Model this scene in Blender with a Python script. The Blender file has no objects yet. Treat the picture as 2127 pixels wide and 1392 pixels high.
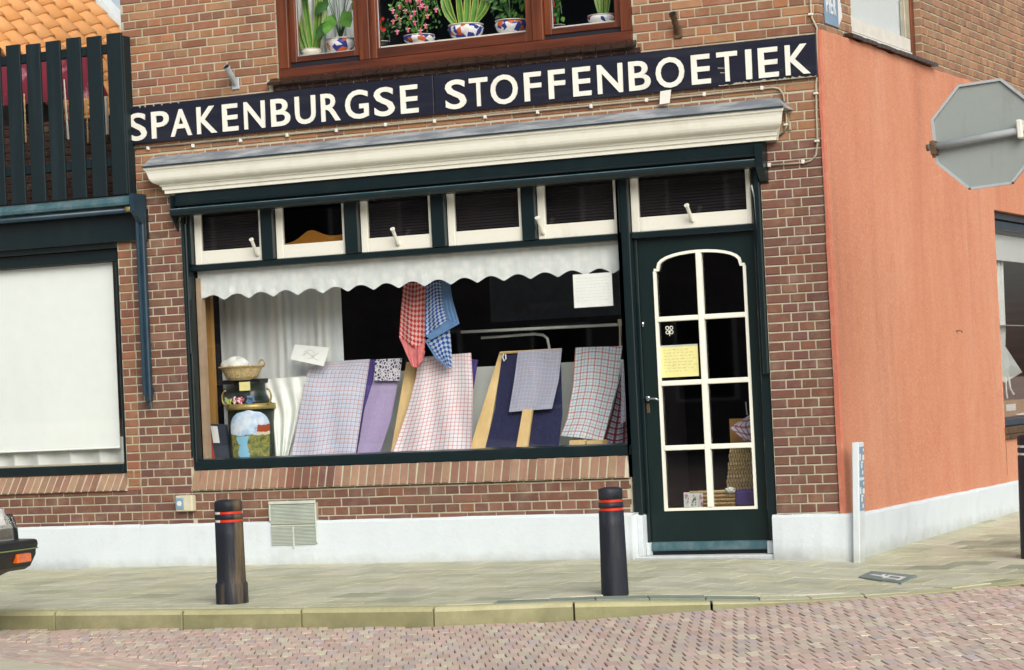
import bpy, bmesh, math, random
from mathutils import Vector, Matrix
R = random.Random(7)
S = bpy.context.scene
COL = S.collection

# ------------------------------------------------------------------ camera
CAM = Vector((5.608, -15.921, 1.146))
RC = ((0.9049, 0.4216, -0.0470), (0.0522, -0.0011, 0.9986), (0.4223, -0.9068, -0.0226))
F_PX, CX, CY = 5338.7, 1063.5, 696.0
def ortho(rows):
    x = Vector([r[0] for r in rows]).normalized()
    y = Vector([r[1] for r in rows]); y = (y - x * x.dot(y)).normalized()
    z = x.cross(y)
    return Matrix(((x[0], y[0], z[0]), (x[1], y[1], z[1]), (x[2], y[2], z[2])))
RW = ortho(RC)                      # world -> camera
cd = bpy.data.cameras.new('camera'); cam = bpy.data.objects.new('camera', cd); COL.objects.link(cam)
cam.matrix_world = Matrix.Translation(CAM) @ RW.transposed().to_4x4()
cd.sensor_width = 36.0; cd.lens = 36.0 * F_PX / 2127.0
cd.clip_start = 0.1; cd.clip_end = 2000
S.camera = cam
def ray(px, py):
    return RW.transposed() @ Vector((px - CX, -(py - CY), -F_PX))
def P(px, py, Y=0.0):               # where a sight line meets the plane y = Y
    r = ray(px, py); return CAM + r * ((Y - CAM.y) / r.y)
def PX(px, py, X):
    r = ray(px, py); return CAM + r * ((X - CAM.x) / r.x)
def PZ(px, py, Z):
    r = ray(px, py); return CAM + r * ((Z - CAM.z) / r.z)

# ------------------------------------------------------------------ light
world = bpy.data.worlds.new('World'); S.world = world; world.use_nodes = True
wn = world.node_tree.nodes; wl = world.node_tree.links
sky = wn.new('ShaderNodeTexSky'); sky.sky_type = 'NISHITA'; sky.sun_disc = False
SUN_EL, SUN_AZ = math.radians(31), math.radians(140)     # azimuth clockwise from +y
sky.sun_elevation = SUN_EL; sky.sun_rotation = SUN_AZ
sky.air_density = 1.0; sky.dust_density = 4.0; sky.ozone_density = 1.0
bg = wn['Background']; bg.inputs[1].default_value = 0.15
bw_ = wn.new('ShaderNodeRGBToBW'); mxw = wn.new('ShaderNodeMix'); mxw.data_type = 'RGBA'; mxw.inputs[0].default_value = .50   # thin even cloud: most of the blue goes
wl.new(sky.outputs[0], bw_.inputs[0]); wl.new(sky.outputs[0], mxw.inputs[6]); wl.new(bw_.outputs[0], mxw.inputs[7]); wl.new(mxw.outputs[2], bg.inputs[0])
sl = bpy.data.lights.new('sun', 'SUN'); sl.energy = 1.5; sl.angle = math.radians(40); sl.color = (1.0, 0.975, 0.93)
sun = bpy.data.objects.new('sun', sl); COL.objects.link(sun)
sd = Vector((math.sin(SUN_AZ) * math.cos(SUN_EL), math.cos(SUN_AZ) * math.cos(SUN_EL), math.sin(SUN_EL)))
sun.rotation_euler = sd.to_track_quat('Z', 'Y').to_euler(); sun.location = (8, -10, 12)
S.view_settings.view_transform = 'Standard'; S.view_settings.look = 'None'
S.view_settings.exposure = 0.15; S.view_settings.gamma = 1.0; S.view_settings.use_curve_mapping = False

# ------------------------------------------------------------------ materials
def NM(name):
    m = bpy.data.materials.new(name); m.use_nodes = True
    nt = m.node_tree; return m, nt, nt.nodes['Principled BSDF']
def N(nt, t, **k):
    n = nt.nodes.new(t)
    for a, b in k.items(): setattr(n, a, b)
    return n
def ramp(nt, src, stops):
    r = N(nt, 'ShaderNodeValToRGB'); nt.links.new(src, r.inputs[0])
    e = r.color_ramp.elements
    e[0].position, e[0].color = stops[0][0], (*stops[0][1], 1)
    e[1].position, e[1].color = stops[-1][0], (*stops[-1][1], 1)
    for p, c in stops[1:-1]:
        q = e.new(p); q.color = (*c, 1)
    return r.outputs[0]
def noise(nt, scale, detail=4, rough=.6, vec=None, kind='Object', sc=None):
    n = N(nt, 'ShaderNodeTexNoise'); n.inputs['Scale'].default_value = scale
    n.inputs['Detail'].default_value = detail; n.inputs['Roughness'].default_value = rough
    if vec is None:
        tc = N(nt, 'ShaderNodeNewGeometry'); vec = tc.outputs['Position']
    if sc:
        mp = N(nt, 'ShaderNodeMapping'); mp.inputs['Scale'].default_value = sc; nt.links.new(vec, mp.inputs[0]); vec = mp.outputs[0]
    nt.links.new(vec, n.inputs['Vector']); return n.outputs[0]
def mixc(nt, fac, a, b, mode='MIX'):
    m = N(nt, 'ShaderNodeMix', data_type='RGBA', blend_type=mode)
    for i, v in ((0, fac), (6, a), (7, b)):
        if isinstance(v, (int, float)): m.inputs[i].default_value = v
        elif isinstance(v, tuple): m.inputs[i].default_value = (*v, 1) if len(v) == 3 else v
        else: nt.links.new(v, m.inputs[i])
    return m.outputs[2]
def bump(nt, bs, h, strength=.3, dist=.01):
    b = N(nt, 'ShaderNodeBump'); b.inputs['Strength'].default_value = strength; b.inputs['Distance'].default_value = dist
    nt.links.new(h, b.inputs['Height']); nt.links.new(b.outputs[0], bs.inputs['Normal'])
def math_(nt, op, a, b=None):
    m = N(nt, 'ShaderNodeMath', operation=op)
    for i, v in ((0, a), (1, b)):
        if v is None: continue
        if isinstance(v, (int, float)): m.inputs[i].default_value = v
        else: nt.links.new(v, m.inputs[i])
    return m.outputs[0]
def plain(name, c, rough=.6, var=.15, scale=6, bumps=0.0, bscale=60, metal=0, spec=.5, sc=None):
    m, nt, bs = NM(name)
    f = noise(nt, scale, 5, .6, sc=sc)
    lo = tuple(x * (1 - var) for x in c); hi = tuple(min(1, x * (1 + var)) for x in c)
    nt.links.new(ramp(nt, f, [(.3, lo), (.7, hi)]), bs.inputs['Base Color'])
    bs.inputs['Roughness'].default_value = rough; bs.inputs['Metallic'].default_value = metal
    bs.inputs['Specular IOR Level'].default_value = spec
    if bumps: bump(nt, bs, noise(nt, bscale, 4, .6, sc=sc), bumps, .004)
    return m
def dirty(name, c, dirt, amount=.5, rough=.7, scale=2.5, bumps=.2, bscale=90, sc=(1, 1, .35), lo=.5, hi=.72, spec=.4):
    m, nt, bs = NM(name)
    f = noise(nt, scale, 6, .65, sc=sc)
    f2 = noise(nt, scale * 9, 5, .7)
    base = mixc(nt, f2, tuple(x * .94 for x in c), tuple(min(1, x * 1.04) for x in c))
    r = ramp(nt, f, [(lo, (0, 0, 0)), (hi, (amount,) * 3)])
    nt.links.new(mixc(nt, r, base, dirt), bs.inputs['Base Color'])
    bs.inputs['Roughness'].default_value = rough; bs.inputs['Specular IOR Level'].default_value = spec
    bump(nt, bs, noise(nt, bscale, 5, .6), bumps, .004)
    return m
def attr_brick(name, rough=.85, speck=.35, bscale=140, stain=None, bs_=.5):
    m, nt, bs = NM(name)
    a = N(nt, 'ShaderNodeAttribute', attribute_name='Col'); c = a.outputs['Color']
    f = noise(nt, 22, 6, .7); c = mixc(nt, ramp(nt, f, [(.35, (0, 0, 0)), (.75, (speck,) * 3)]), c, mixc(nt, .6, c, (.05, .035, .03)))
    f = noise(nt, 7, 4, .6); c = mixc(nt, ramp(nt, f, [(.5, (0, 0, 0)), (.75, (.22,) * 3)]), c, (.52, .44, .30))
    f = noise(nt, 60, 3, .6); c = mixc(nt, ramp(nt, f, [(.6, (0, 0, 0)), (.8, (.25,) * 3)]), c, (.6, .5, .4))
    if stain: c = mixc(nt, ramp(nt, noise(nt, 1.1, 6, .7), [(.52, (0, 0, 0)), (.7, (.45,) * 3)]), c, stain)
    nt.links.new(c, bs.inputs['Base Color']); bs.inputs['Roughness'].default_value = rough
    bs.inputs['Specular IOR Level'].default_value = .3
    bump(nt, bs, noise(nt, bscale, 5, .7), bs_, .006)
    return m
M = {}
M['brick'] = attr_brick('brick_clay', stain=(.16, .10, .07))
M['clinker'] = attr_brick('clinker_clay', rough=.8, speck=.12, stain=(.42, .35, .31), bs_=.3)
M['mortar'] = dirty('mortar', (.55, .53, .40), (.38, .36, .25), .7, .95, 3, .6, 120, sc=(1, 1, 1), lo=.45)
M['mortar_dark'] = dirty('joint_sand', (.10, .085, .075), (.03, .028, .022), .8, 1, 3, .6, 90, sc=(1, 1, 1))
M['plaster'] = None
def plaster():
    m, nt, bs = NM('orange_render')
    f = noise(nt, 1.3, 7, .68, sc=(1, 1, .22)); f2 = noise(nt, 9, 6, .7, sc=(1, 1, .5)); f3 = noise(nt, 75, 4, .65)
    c = ramp(nt, f, [(.30, (.56, .20, .115)), (.5, (.64, .27, .155)), (.72, (.69, .34, .22))])
    c = mixc(nt, ramp(nt, f2, [(.45, (0, 0, 0)), (.75, (.45,) * 3)]), c, (.55, .19, .10))
    st = noise(nt, 2.2, 5, .6, sc=(1.5, 1.5, .12))
    c = mixc(nt, ramp(nt, st, [(.56, (0, 0, 0)), (.72, (.35,) * 3)]), c, (.36, .14, .09))
    c = mixc(nt, ramp(nt, f3, [(.42, (0, 0, 0)), (.72, (.5,) * 3)]), c, (.82, .50, .34))
    c = mixc(nt, ramp(nt, noise(nt, 38, 5, .75), [(.5, (0, 0, 0)), (.75, (.5,) * 3)]), c, (.50, .17, .10))
    nt.links.new(c, bs.inputs['Base Color']); bs.inputs['Roughness'].default_value = .9
    bs.inputs['Specular IOR Level'].default_value = .25
    h = mixc(nt, .5, f3, noise(nt, 14, 5, .6)); bump(nt, bs, h, .55, .012)
    return m
M['plaster'] = plaster()
M['plaster_edge'] = dirty('red_render_edge', (.50, .165, .105), (.66, .30, .20), .5, .9, 12, .6, 40, sc=(1, 1, 1))
M['white_render'] = dirty('white_render', (.69, .76, .80), (.50, .52, .48), .5, .8, 2.6, .5, 40, sc=(1, 1, .6), lo=.56, hi=.8)
def splash(m):      # grime where rain splashes the foot of the render
    nt = m.node_tree; bs = nt.nodes['Principled BSDF']; src = bs.inputs['Base Color'].links[0].from_socket
    g_ = N(nt, 'ShaderNodeNewGeometry'); sp = N(nt, 'ShaderNodeSeparateXYZ'); nt.links.new(g_.outputs['Position'], sp.inputs[0])
    h = math_(nt, 'SUBTRACT', math_(nt, 'ADD', math_(nt, 'MULTIPLY', noise(nt, 9, 6, .7), .16), 0.0), sp.outputs[2])
    k = ramp(nt, h, [(.0, (0, 0, 0)), (.09, (.55,) * 3)])
    nt.links.new(mixc(nt, k, src, (.40, .41, .34)), bs.inputs['Base Color'])
    sp2 = noise(nt, 55, 4, .8); c2 = bs.inputs['Base Color'].links[0].from_socket
    nt.links.new(mixc(nt, ramp(nt, sp2, [(.68, (0, 0, 0)), (.76, (.45,) * 3)]), c2, (.45, .46, .42)), bs.inputs['Base Color'])
splash(M['white_render'])
M['cream'] = dirty('cream_paint', (.90, .91, .80), (.45, .43, .33), .35, .38, 3, .08, 30, lo=.55, hi=.8)
M['white_paint'] = dirty('white_paint', (.82, .82, .72), (.42, .40, .30), .4, .4, 4, .1, 50, lo=.58, hi=.8)
M['green'] = dirty('dark_green_paint', (.006, .016, .019), (.022, .034, .034), .5, .28, 4, .12, 40, lo=.55, hi=.8, spec=.5)
M['green_door'] = dirty('door_green_paint', (.006, .018, .018), (.014, .03, .028), .5, .35, 3, .1, 40, spec=.4)
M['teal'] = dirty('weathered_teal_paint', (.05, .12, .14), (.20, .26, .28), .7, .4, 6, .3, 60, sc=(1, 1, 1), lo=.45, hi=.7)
M['slate_blue'] = plain('blue_green_steel', (.016, .042, .066), .35, .25, 8)
M['fence_green'] = dirty('fence_green_stain', (.007, .017, .021), (.018, .034, .038), .6, .6, 4, .3, 70, sc=(2, 2, .2), spec=.3)
M['far_brick'] = plain('far_brick', (.21, .18, .17), .9, .3, 3)
M['slat_dark'] = plain('dark_brown_slat', (.060, .052, .060), .6, .2, 6)
M['vent_paint'] = plain('grey_vent_paint', (.56, .62, .55), .6, .1, 9)
M['navy'] = dirty('navy_board', (.010, .012, .026), (.03, .034, .045), .6, .42, 5, .5, 40, sc=(.25, 1, 3), lo=.5, hi=.7)
M['letter'] = dirty('cream_letters', (.86, .86, .76), (.55, .55, .48), .3, .5, 9, .1, 60)
M['lead'] = dirty('lead_sheet', (.20, .23, .26), (.55, .58, .58), .8, .55, 7, .4, 50, sc=(.5, 1, 2), lo=.42, hi=.68)
M['lead_dark'] = plain('lead_edge', (.03, .045, .05), .4, .3, 10)
def wood(name, a, b, scale=14, sc=(1, 1, .08), rough=.35, bumps=.15):
    m, nt, bs = NM(name)
    f = noise(nt, scale, 6, .65, sc=sc)
    nt.links.new(ramp(nt, f, [(.3, a), (.7, b)]), bs.inputs['Base Color']); bs.inputs['Roughness'].default_value = rough
    bump(nt, bs, noise(nt, scale * 4, 4, .6, sc=sc), bumps, .003); return m
M['timber'] = wood('brown_hardwood', (.06, .016, .007), (.21, .055, .018), 16)
M['timber_h'] = wood('brown_hardwood_rail', (.045, .013, .007), (.17, .042, .016), 16, (.08, 1, 1))
M['pine'] = wood('pine_board', (.62, .43, .17), (.82, .62, .30), 9, (1, 1, .1), .55)
M['oak'] = wood('yellow_wood', (.36, .19, .05), (.52, .30, .09), 9, (1, 1, .1), .5)
M['tan'] = plain('tan_jamb', (.42, .31, .21), .6, .15, 8)
M['black'] = plain('black_rubber', (.006, .006, .008), .5, .3, 10)
M['dark_gap'] = plain('dark_gap', (.010, .011, .02), .6, .2, 10)
M['tile_brown'] = plain('dark_brown_glazed_tile', (.035, .018, .012), .3, .35, 14, .2, 40)
M['galv'] = dirty('galvanised_steel', (.42, .46, .48), (.25, .28, .29), .5, .45, 8, .1, 60, sc=(1, 1, 1))
M['sign_back'] = dirty('sign_back_aluminium', (.28, .32, .305), (.18, .19, .16), .6, .55, 3, .08, 60, sc=(2, 2, .3), lo=.55, hi=.75)
M['rust'] = plain('rusty_iron', (.10, .06, .03), .8, .5, 20, .4, 60)
M['pvc'] = plain('grey_conduit', (.40, .37, .27), .5, .2, 10)
M['pvc_white'] = plain('white_clip', (.75, .74, .66), .45, .08, 10)
M['beige_box'] = plain('beige_plastic', (.62, .58, .42), .45, .12, 9)
M['blue_label'] = plain('blue_label', (.22, .33, .45), .5, .12, 9)
M['red_tape'] = plain('red_band', (.62, .035, .01), .4, .1, 20)
M['white_tape'] = plain('white_band', (.80, .82, .80), .4, .05, 20)
M['bollard'] = dirty('black_tarred_wood', (.013, .017, .026), (.17, .12, .06), .8, .6, 5, .5, 50, sc=(2.5, 2.5, .22), lo=.47, hi=.68)
M['bollard_b'] = dirty('black_painted_wood', (.014, .018, .028), (.06, .065, .08), .6, .55, 6, .4, 60, sc=(2.5, 2.5, .5), lo=.5, hi=.8)
def paving(name, a, b, c, bscale=160):
    m, nt, bs = NM(name)
    at = N(nt, 'ShaderNodeAttribute', attribute_name='Col')
    f = noise(nt, 3.4, 7, .7); f2 = noise(nt, 190, 3, .7)
    col = ramp(nt, f, [(.32, a), (.52, b), (.72, c)])
    col = mixc(nt, 1.0, col, at.outputs['Color'], 'MULTIPLY')
    col = mixc(nt, ramp(nt, f2, [(.35, (0, 0, 0)), (.75, (.45,) * 3)]), col, (.20, .20, .13))
    nt.links.new(col, bs.inputs['Base Color']); bs.inputs['Roughness'].default_value = .92; bs.inputs['Specular IOR Level'].default_value = .25
    bump(nt, bs, mixc(nt, .5, f2, noise(nt, 25, 5, .6)), .5, .006); return m
M['tile'] = paving('concrete_paving', (.46, .47, .35), (.61, .61, .46), (.70, .69, .54))
M['kerb'] = paving('concrete_kerb', (.46, .44, .24), (.56, .54, .32), (.62, .59, .38))
M['kerb_shade_dirt'] = paving('shaded_mossy_kerb_face', (.24, .235, .12), (.34, .33, .18), (.46, .44, .26))  # darker kerb front: mossy dirt, plus its weaker sky light put into the colour
M['slab'] = paving('light_aggregate', (.62, .58, .42), (.70, .66, .50), (.75, .72, .58))
M['blind'] = dirty('white_blind', (.84, .90, .87), (.70, .76, .74), .3, .8, 1.2, .05, 60)
M['pantile'] = dirty('orange_pantile', (.72, .33, .11), (.80, .47, .22), .6, .65, 3, .2, 60, sc=(1, 1, 1), lo=.4, hi=.7)
M['white_board'] = plain('white_verge_board', (.78, .84, .84), .5, .08, 5)
M['dark_room'] = plain('dark_room_surface', (.012, .011, .013), .9, .3, 3, spec=.1)  # near black, so the shop's low light sits in the wall colour
M['room_blue'] = plain('dim_room_surface', (.055, .065, .08), .9, .3, 3, spec=.1)  # upstairs gloom likewise put into the surface colour
M['partition'] = plain('white_partition', (.72, .78, .74), .8, .06, 4)
M['paper'] = plain('white_paper', (.84, .88, .84), .8, .03, 20)
M['yellow_paper'] = plain('yellow_paper', (.80, .76, .33), .8, .05, 20)
M['ink'] = plain('faded_ink', (.56, .53, .25), .8, .2, 30)
M['ink_grey'] = plain('pale_grey_ink', (.68, .74, .72), .8, .1, 30)
M['straw'] = plain('wicker', (.48, .34, .14), .75, .4, 60, .6, 200)
M['straw2'] = plain('pale_wicker', (.58, .45, .22), .75, .4, 70, .6, 200)
M['leaf'] = plain('plant_leaf', (.035, .12, .02), .4, .45, 12)
M['leaf_light'] = plain('pale_plant_leaf', (.10, .26, .04), .4, .3, 12)
M['leaf_yellow'] = plain('yellow_leaf_margin', (.42, .48, .12), .45, .2, 12)
M['pink'] = plain('pink_petals', (.72, .12, .22), .6, .25, 30)
M['petal_white'] = plain('white_petals', (.85, .70, .72), .6, .15, 30)
M['red_petal'] = plain('red_petals', (.70, .03, .015), .6, .25, 30)
M['chrome'] = plain('chrome', (.7, .72, .72), .12, .05, 10, metal=1)
M['brass'] = plain('brass_band', (.42, .33, .12), .4, .25, 20, metal=.5)
M['churn'] = plain('dark_enamel', (.010, .022, .016), .3, .3, 12)
M['rod'] = plain('pale_metal_rod', (.55, .60, .55), .4, .1, 12)
M['car_white'] = plain('white_car_paint', (.78, .80, .78), .15, .02, 3)
M['car_black'] = plain('black_bumper_plastic', (.012, .014, .018), .4, .2, 12)
M['car_trim'] = plain('green_trim_line', (.20, .26, .10), .5, .1, 12)
M['amber'] = plain('amber_lens', (.75, .14, .01), .15, .25, 14)
M['tyre'] = plain('tyre_rubber', (.02, .02, .02), .8, .2, 14)
M['orange_leaf'] = plain('orange_dead_leaf', (.60, .18, .03), .8, .3, 40)
M['maroon'] = dirty('maroon_cloth', (.16, .012, .03), (.5, .25, .32), .8, .8, 6, .1, 40, sc=(1, 1, 1), lo=.58, hi=.7)
M['amber_reflection'] = plain('orange_reflection', (.62, .27, .03), .8, .15, 6)
M['dark_cloth'] = plain('dark_green_blue_cloth', (.028, .045, .058), .9, .15, 20)
M['white_cloth'] = plain('white_cloth', (.80, .85, .80), .85, .05, 10, .2, 60)
M['navy_binder'] = plain('dark_grey_binder', (.045, .055, .08), .4, .2, 9)
M['red_binder'] = plain('red_binder_edge', (.50, .05, .02), .45, .2, 9)
M['purple_dark'] = plain('dark_purple_cloth', (.07, .05, .22), .9, .3, 90)
M['blue_cloth'] = plain('mid_blue_cloth', (.12, .25, .48), .85, .12, 30)
M['pink_cloth'] = plain('salmon_cloth', (.70, .20, .20), .85, .12, 30)
def fabric(name, fn, rough=.9, bs_=.15):
    m, nt, bs = NM(name)
    uv = N(nt, 'ShaderNodeUVMap', uv_map='UV')
    sp = N(nt, 'ShaderNodeSeparateXYZ'); nt.links.new(uv.outputs[0], sp.inputs[0])
    nt.links.new(fn(nt, sp.outputs[0], sp.outputs[1]), bs.inputs['Base Color']); bs.inputs['Roughness'].default_value = rough
    bs.inputs['Specular IOR Level'].default_value = .15
    if bs_: bump(nt, bs, mixc(nt, .3, noise(nt, 11, 4, .55, sc=(1.6, 1, .6)), noise(nt, 400, 2, .5)), .55, .035)
    return m
def lines(nt, c, p, w, off=0.0):
    v = math_(nt, 'FRACT', math_(nt, 'ADD', math_(nt, 'DIVIDE', c, p), off))
    return math_(nt, 'LESS_THAN', v, w)
def gingham(base, layers):
    def fn(nt, u, v):
        c = base
        for col, p, w, off, op in layers:
            a = lines(nt, u, p, w, off); b = lines(nt, v, p, w, off)
            c = mixc(nt, math_(nt, 'MULTIPLY', a, op), c, col); c = mixc(nt, math_(nt, 'MULTIPLY', b, op), c, col)
        return c
    return fn
M['check_blue_red'] = fabric('pale_blue_check', gingham((.70, .76, .86), [((.50, .58, .74), .017, .4, .3, .6), ((.55, .16, .10), .034, .12, 0, .7)]))
M['check_red'] = fabric('red_white_check', gingham((.86, .85, .87), [((.66, .10, .06), .030, .15, 0, .75), ((.60, .64, .78), .015, .35, .3, .18)]))
M['check_grey'] = fabric('grey_blue_check', gingham((.52, .57, .68), [((.30, .36, .48), .014, .4, 0, .6), ((.50, .25, .22), .028, .12, .2, .5)]))
M['check_light'] = fabric('light_blue_red_check', gingham((.74, .82, .84), [((.34, .50, .60), .024, .38, .2, .5), ((.62, .13, .08), .048, .13, 0, .75)]))
M['check_dark'] = fabric('dark_tartan', gingham((.22, .27, .36), [((.50, .58, .62), .022, .3, .2, .5), ((.20, .02, .03), .044, .3, 0, .9)]))
M['check_wine'] = fabric('wine_white_check', gingham((.62, .64, .74), [((.30, .02, .05), .036, .3, 0, .7)]))
def towel(a, b):
    def fn(nt, u, v):
        s = math_(nt, 'FLOOR', math_(nt, 'DIVIDE', math_(nt, 'ADD', u, v), .030)); t = math_(nt, 'FLOOR', math_(nt, 'DIVIDE', math_(nt, 'SUBTRACT', u, v), .030))
        k = math_(nt, 'MODULO', math_(nt, 'ADD', math_(nt, 'ABSOLUTE', s), math_(nt, 'ABSOLUTE', t)), 2.0)
        return mixc(nt, k, a, b)
    return fn
M['towel_red'] = fabric('red_checked_towel', towel((.74, .50, .48), (.60, .055, .045)))
M['towel_blue'] = fabric('blue_checked_towel', towel((.48, .60, .72), (.035, .10, .42)))
M['denim'] = fabric('dark_blue_denim', lambda nt, u, v: ramp(nt, noise(nt, 160, 3, .7), [(.35, (.018, .021, .055)), (.7, (.05, .056, .135))]))
M['lilac'] = fabric('lilac_felt', lambda nt, u, v: ramp(nt, noise(nt, 200, 3, .7), [(.35, (.36, .29, .50)), (.7, (.52, .45, .66))]))
def paisley(nt, u, v):
    vo = N(nt, 'ShaderNodeTexVoronoi', feature='DISTANCE_TO_EDGE'); vo.inputs['Scale'].default_value = 42
    g = N(nt, 'ShaderNodeNewGeometry'); nt.links.new(g.outputs['Position'], vo.inputs['Vector'])
    return ramp(nt, vo.outputs['Distance'], [(.10, (.70, .70, .74)), (.22, (.05, .04, .12))])
M['paisley'] = fabric('black_white_print', paisley)
def lace(nt, u, v):
    vo = N(nt, 'ShaderNodeTexVoronoi'); vo.inputs['Scale'].default_value = 16
    g = N(nt, 'ShaderNodeNewGeometry'); nt.links.new(g.outputs['Position'], vo.inputs['Vector'])
    return ramp(nt, vo.outputs['Distance'], [(.1, (.90, .93, .90)), (.6, (.78, .85, .83))])
M['lace'] = fabric('white_lace', lace)
M['sheer'] = fabric('white_sheer_curtain', lambda nt, u, v: ramp(nt, noise(nt, 3, 4, .6, sc=(2.5, 1, .4)), [(.3, (.70, .80, .83)), (.6, (.92, .96, .93))]))
def imari(nt, u, v):
    vo = N(nt, 'ShaderNodeTexVoronoi'); vo.inputs['Scale'].default_value = 26
    g = N(nt, 'ShaderNodeNewGeometry'); nt.links.new(g.outputs['Position'], vo.inputs['Vector'])
    sep = N(nt, 'ShaderNodeSeparateColor'); nt.links.new(vo.outputs['Color'], sep.inputs[0])
    r = ramp(nt, sep.outputs[0], [(.0, (.80, .82, .84)), (.40, (.80, .80, .82)), (.55, (.04, .06, .28)), (.78, (.60, .14, .05)), (.95, (.75, .74, .7))])
    for n_ in nt.nodes:
        if n_.type == 'VALTORGB': n_.color_ramp.interpolation = 'CONSTANT'
    return r
M['imari'] = fabric('painted_porcelain', imari, .15, 0)
def scene_paint(nt, u, v):
    # a plain river landscape on the churn
    n1 = noise(nt, 18, 4, .6)
    w = math_(nt, 'ADD', v, math_(nt, 'MULTIPLY', math_(nt, 'SUBTRACT', n1, .5), .14))
    skyc = ramp(nt, noise(nt, 10, 4, .6), [(.4, (.33, .52, .75)), (.62, (.72, .80, .86))])
    land = ramp(nt, noise(nt, 30, 4, .7), [(.35, (.05, .10, .03)), (.5, (.20, .22, .06)), (.62, (.34, .30, .10)), (.72, (.33, .16, .06))])
    c = mixc(nt, math_(nt, 'LESS_THAN', w, .52), skyc, land)
    d = math_(nt, 'ABSOLUTE', math_(nt, 'SUBTRACT', math_(nt, 'ADD', u, math_(nt, 'MULTIPLY', math_(nt, 'SUBTRACT', n1, .5), .3)), .34))
    riv = math_(nt, 'MULTIPLY', math_(nt, 'LESS_THAN', d, .13), math_(nt, 'LESS_THAN', w, .50))
    c = mixc(nt, riv, c, (.24, .52, .70))
    u = math_(nt, 'ADD', u, math_(nt, 'MULTIPLY', math_(nt, 'SUBTRACT', noise(nt, 45, 4, .7), .5), .35))
    hs = math_(nt, 'MULTIPLY', math_(nt, 'GREATER_THAN', u, .66), math_(nt, 'MULTIPLY', math_(nt, 'LESS_THAN', w, .70), math_(nt, 'GREATER_THAN', w, .57)))
    c = mixc(nt, hs, c, (.33, .07, .03))
    hs2 = math_(nt, 'MULTIPLY', math_(nt, 'GREATER_THAN', u, .66), math_(nt, 'MULTIPLY', math_(nt, 'LESS_THAN', w, .57), math_(nt, 'GREATER_THAN', w, .50)))
    return mixc(nt, hs2, c, (.62, .55, .42))
M['landscape'] = fabric('painted_landscape', scene_paint, .35, 0)
def glass(name, tint=(1, 1, 1), boost=1.0):
    m = bpy.data.materials.new(name); m.use_nodes = True; nt = m.node_tree
    nt.nodes.remove(nt.nodes['Principled BSDF']); out = nt.nodes['Material Output']
    t = N(nt, 'ShaderNodeBsdfTransparent'); t.inputs[0].default_value = (*tint, 1)
    g = N(nt, 'ShaderNodeBsdfGlossy'); g.inputs['Roughness'].default_value = .02
    ge = N(nt, 'ShaderNodeNewGeometry'); dt = N(nt, 'ShaderNodeVectorMath', operation='DOT_PRODUCT')
    nt.links.new(ge.outputs['Normal'], dt.inputs[0]); nt.links.new(ge.outputs['Incoming'], dt.inputs[1])
    k5 = math_(nt, 'POWER', math_(nt, 'SUBTRACT', 1.0, math_(nt, 'ABSOLUTE', dt.outputs['Value'])), 5.0)      # Schlick, the same from both faces
    fr_ = math_(nt, 'ADD', math_(nt, 'MULTIPLY', k5, .96), .04)
    mx = N(nt, 'ShaderNodeMixShader'); nt.links.new(math_(nt, 'MULTIPLY', fr_, boost), mx.inputs[0])
    nt.links.new(t.outputs[0], mx.inputs[1]); nt.links.new(g.outputs[0], mx.inputs[2]); nt.links.new(mx.outputs[0], out.inputs[0])
    return m
M['glass'] = glass('window_glass', (1, 1, 1), 1.0)
M['glass_dark'] = glass('dim_window_glass', (.8, .8, .8), 1.0)

def road_far():
    m, nt, bs = NM('far_clinker_paving')
    g_ = N(nt, 'ShaderNodeNewGeometry'); b = N(nt, 'ShaderNodeTexBrick'); nt.links.new(g_.outputs['Position'], b.inputs['Vector'])
    for k, v in (('Color1', (.62, .46, .39, 1)), ('Color2', (.50, .38, .33, 1)), ('Mortar', (.12, .10, .09, 1))): b.inputs[k].default_value = v
    b.inputs['Scale'].default_value = 1; b.inputs['Mortar Size'].default_value = .004; b.inputs['Brick Width'].default_value = .212; b.inputs['Row Height'].default_value = .0585
    c = mixc(nt, ramp(nt, noise(nt, .7, 6, .7), [(.4, (0, 0, 0)), (.7, (.5,) * 3)]), b.outputs['Color'], (.40, .34, .29))
    nt.links.new(c, bs.inputs['Base Color']); bs.inputs['Roughness'].default_value = .85; return m
M['road_far'] = road_far()

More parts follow.
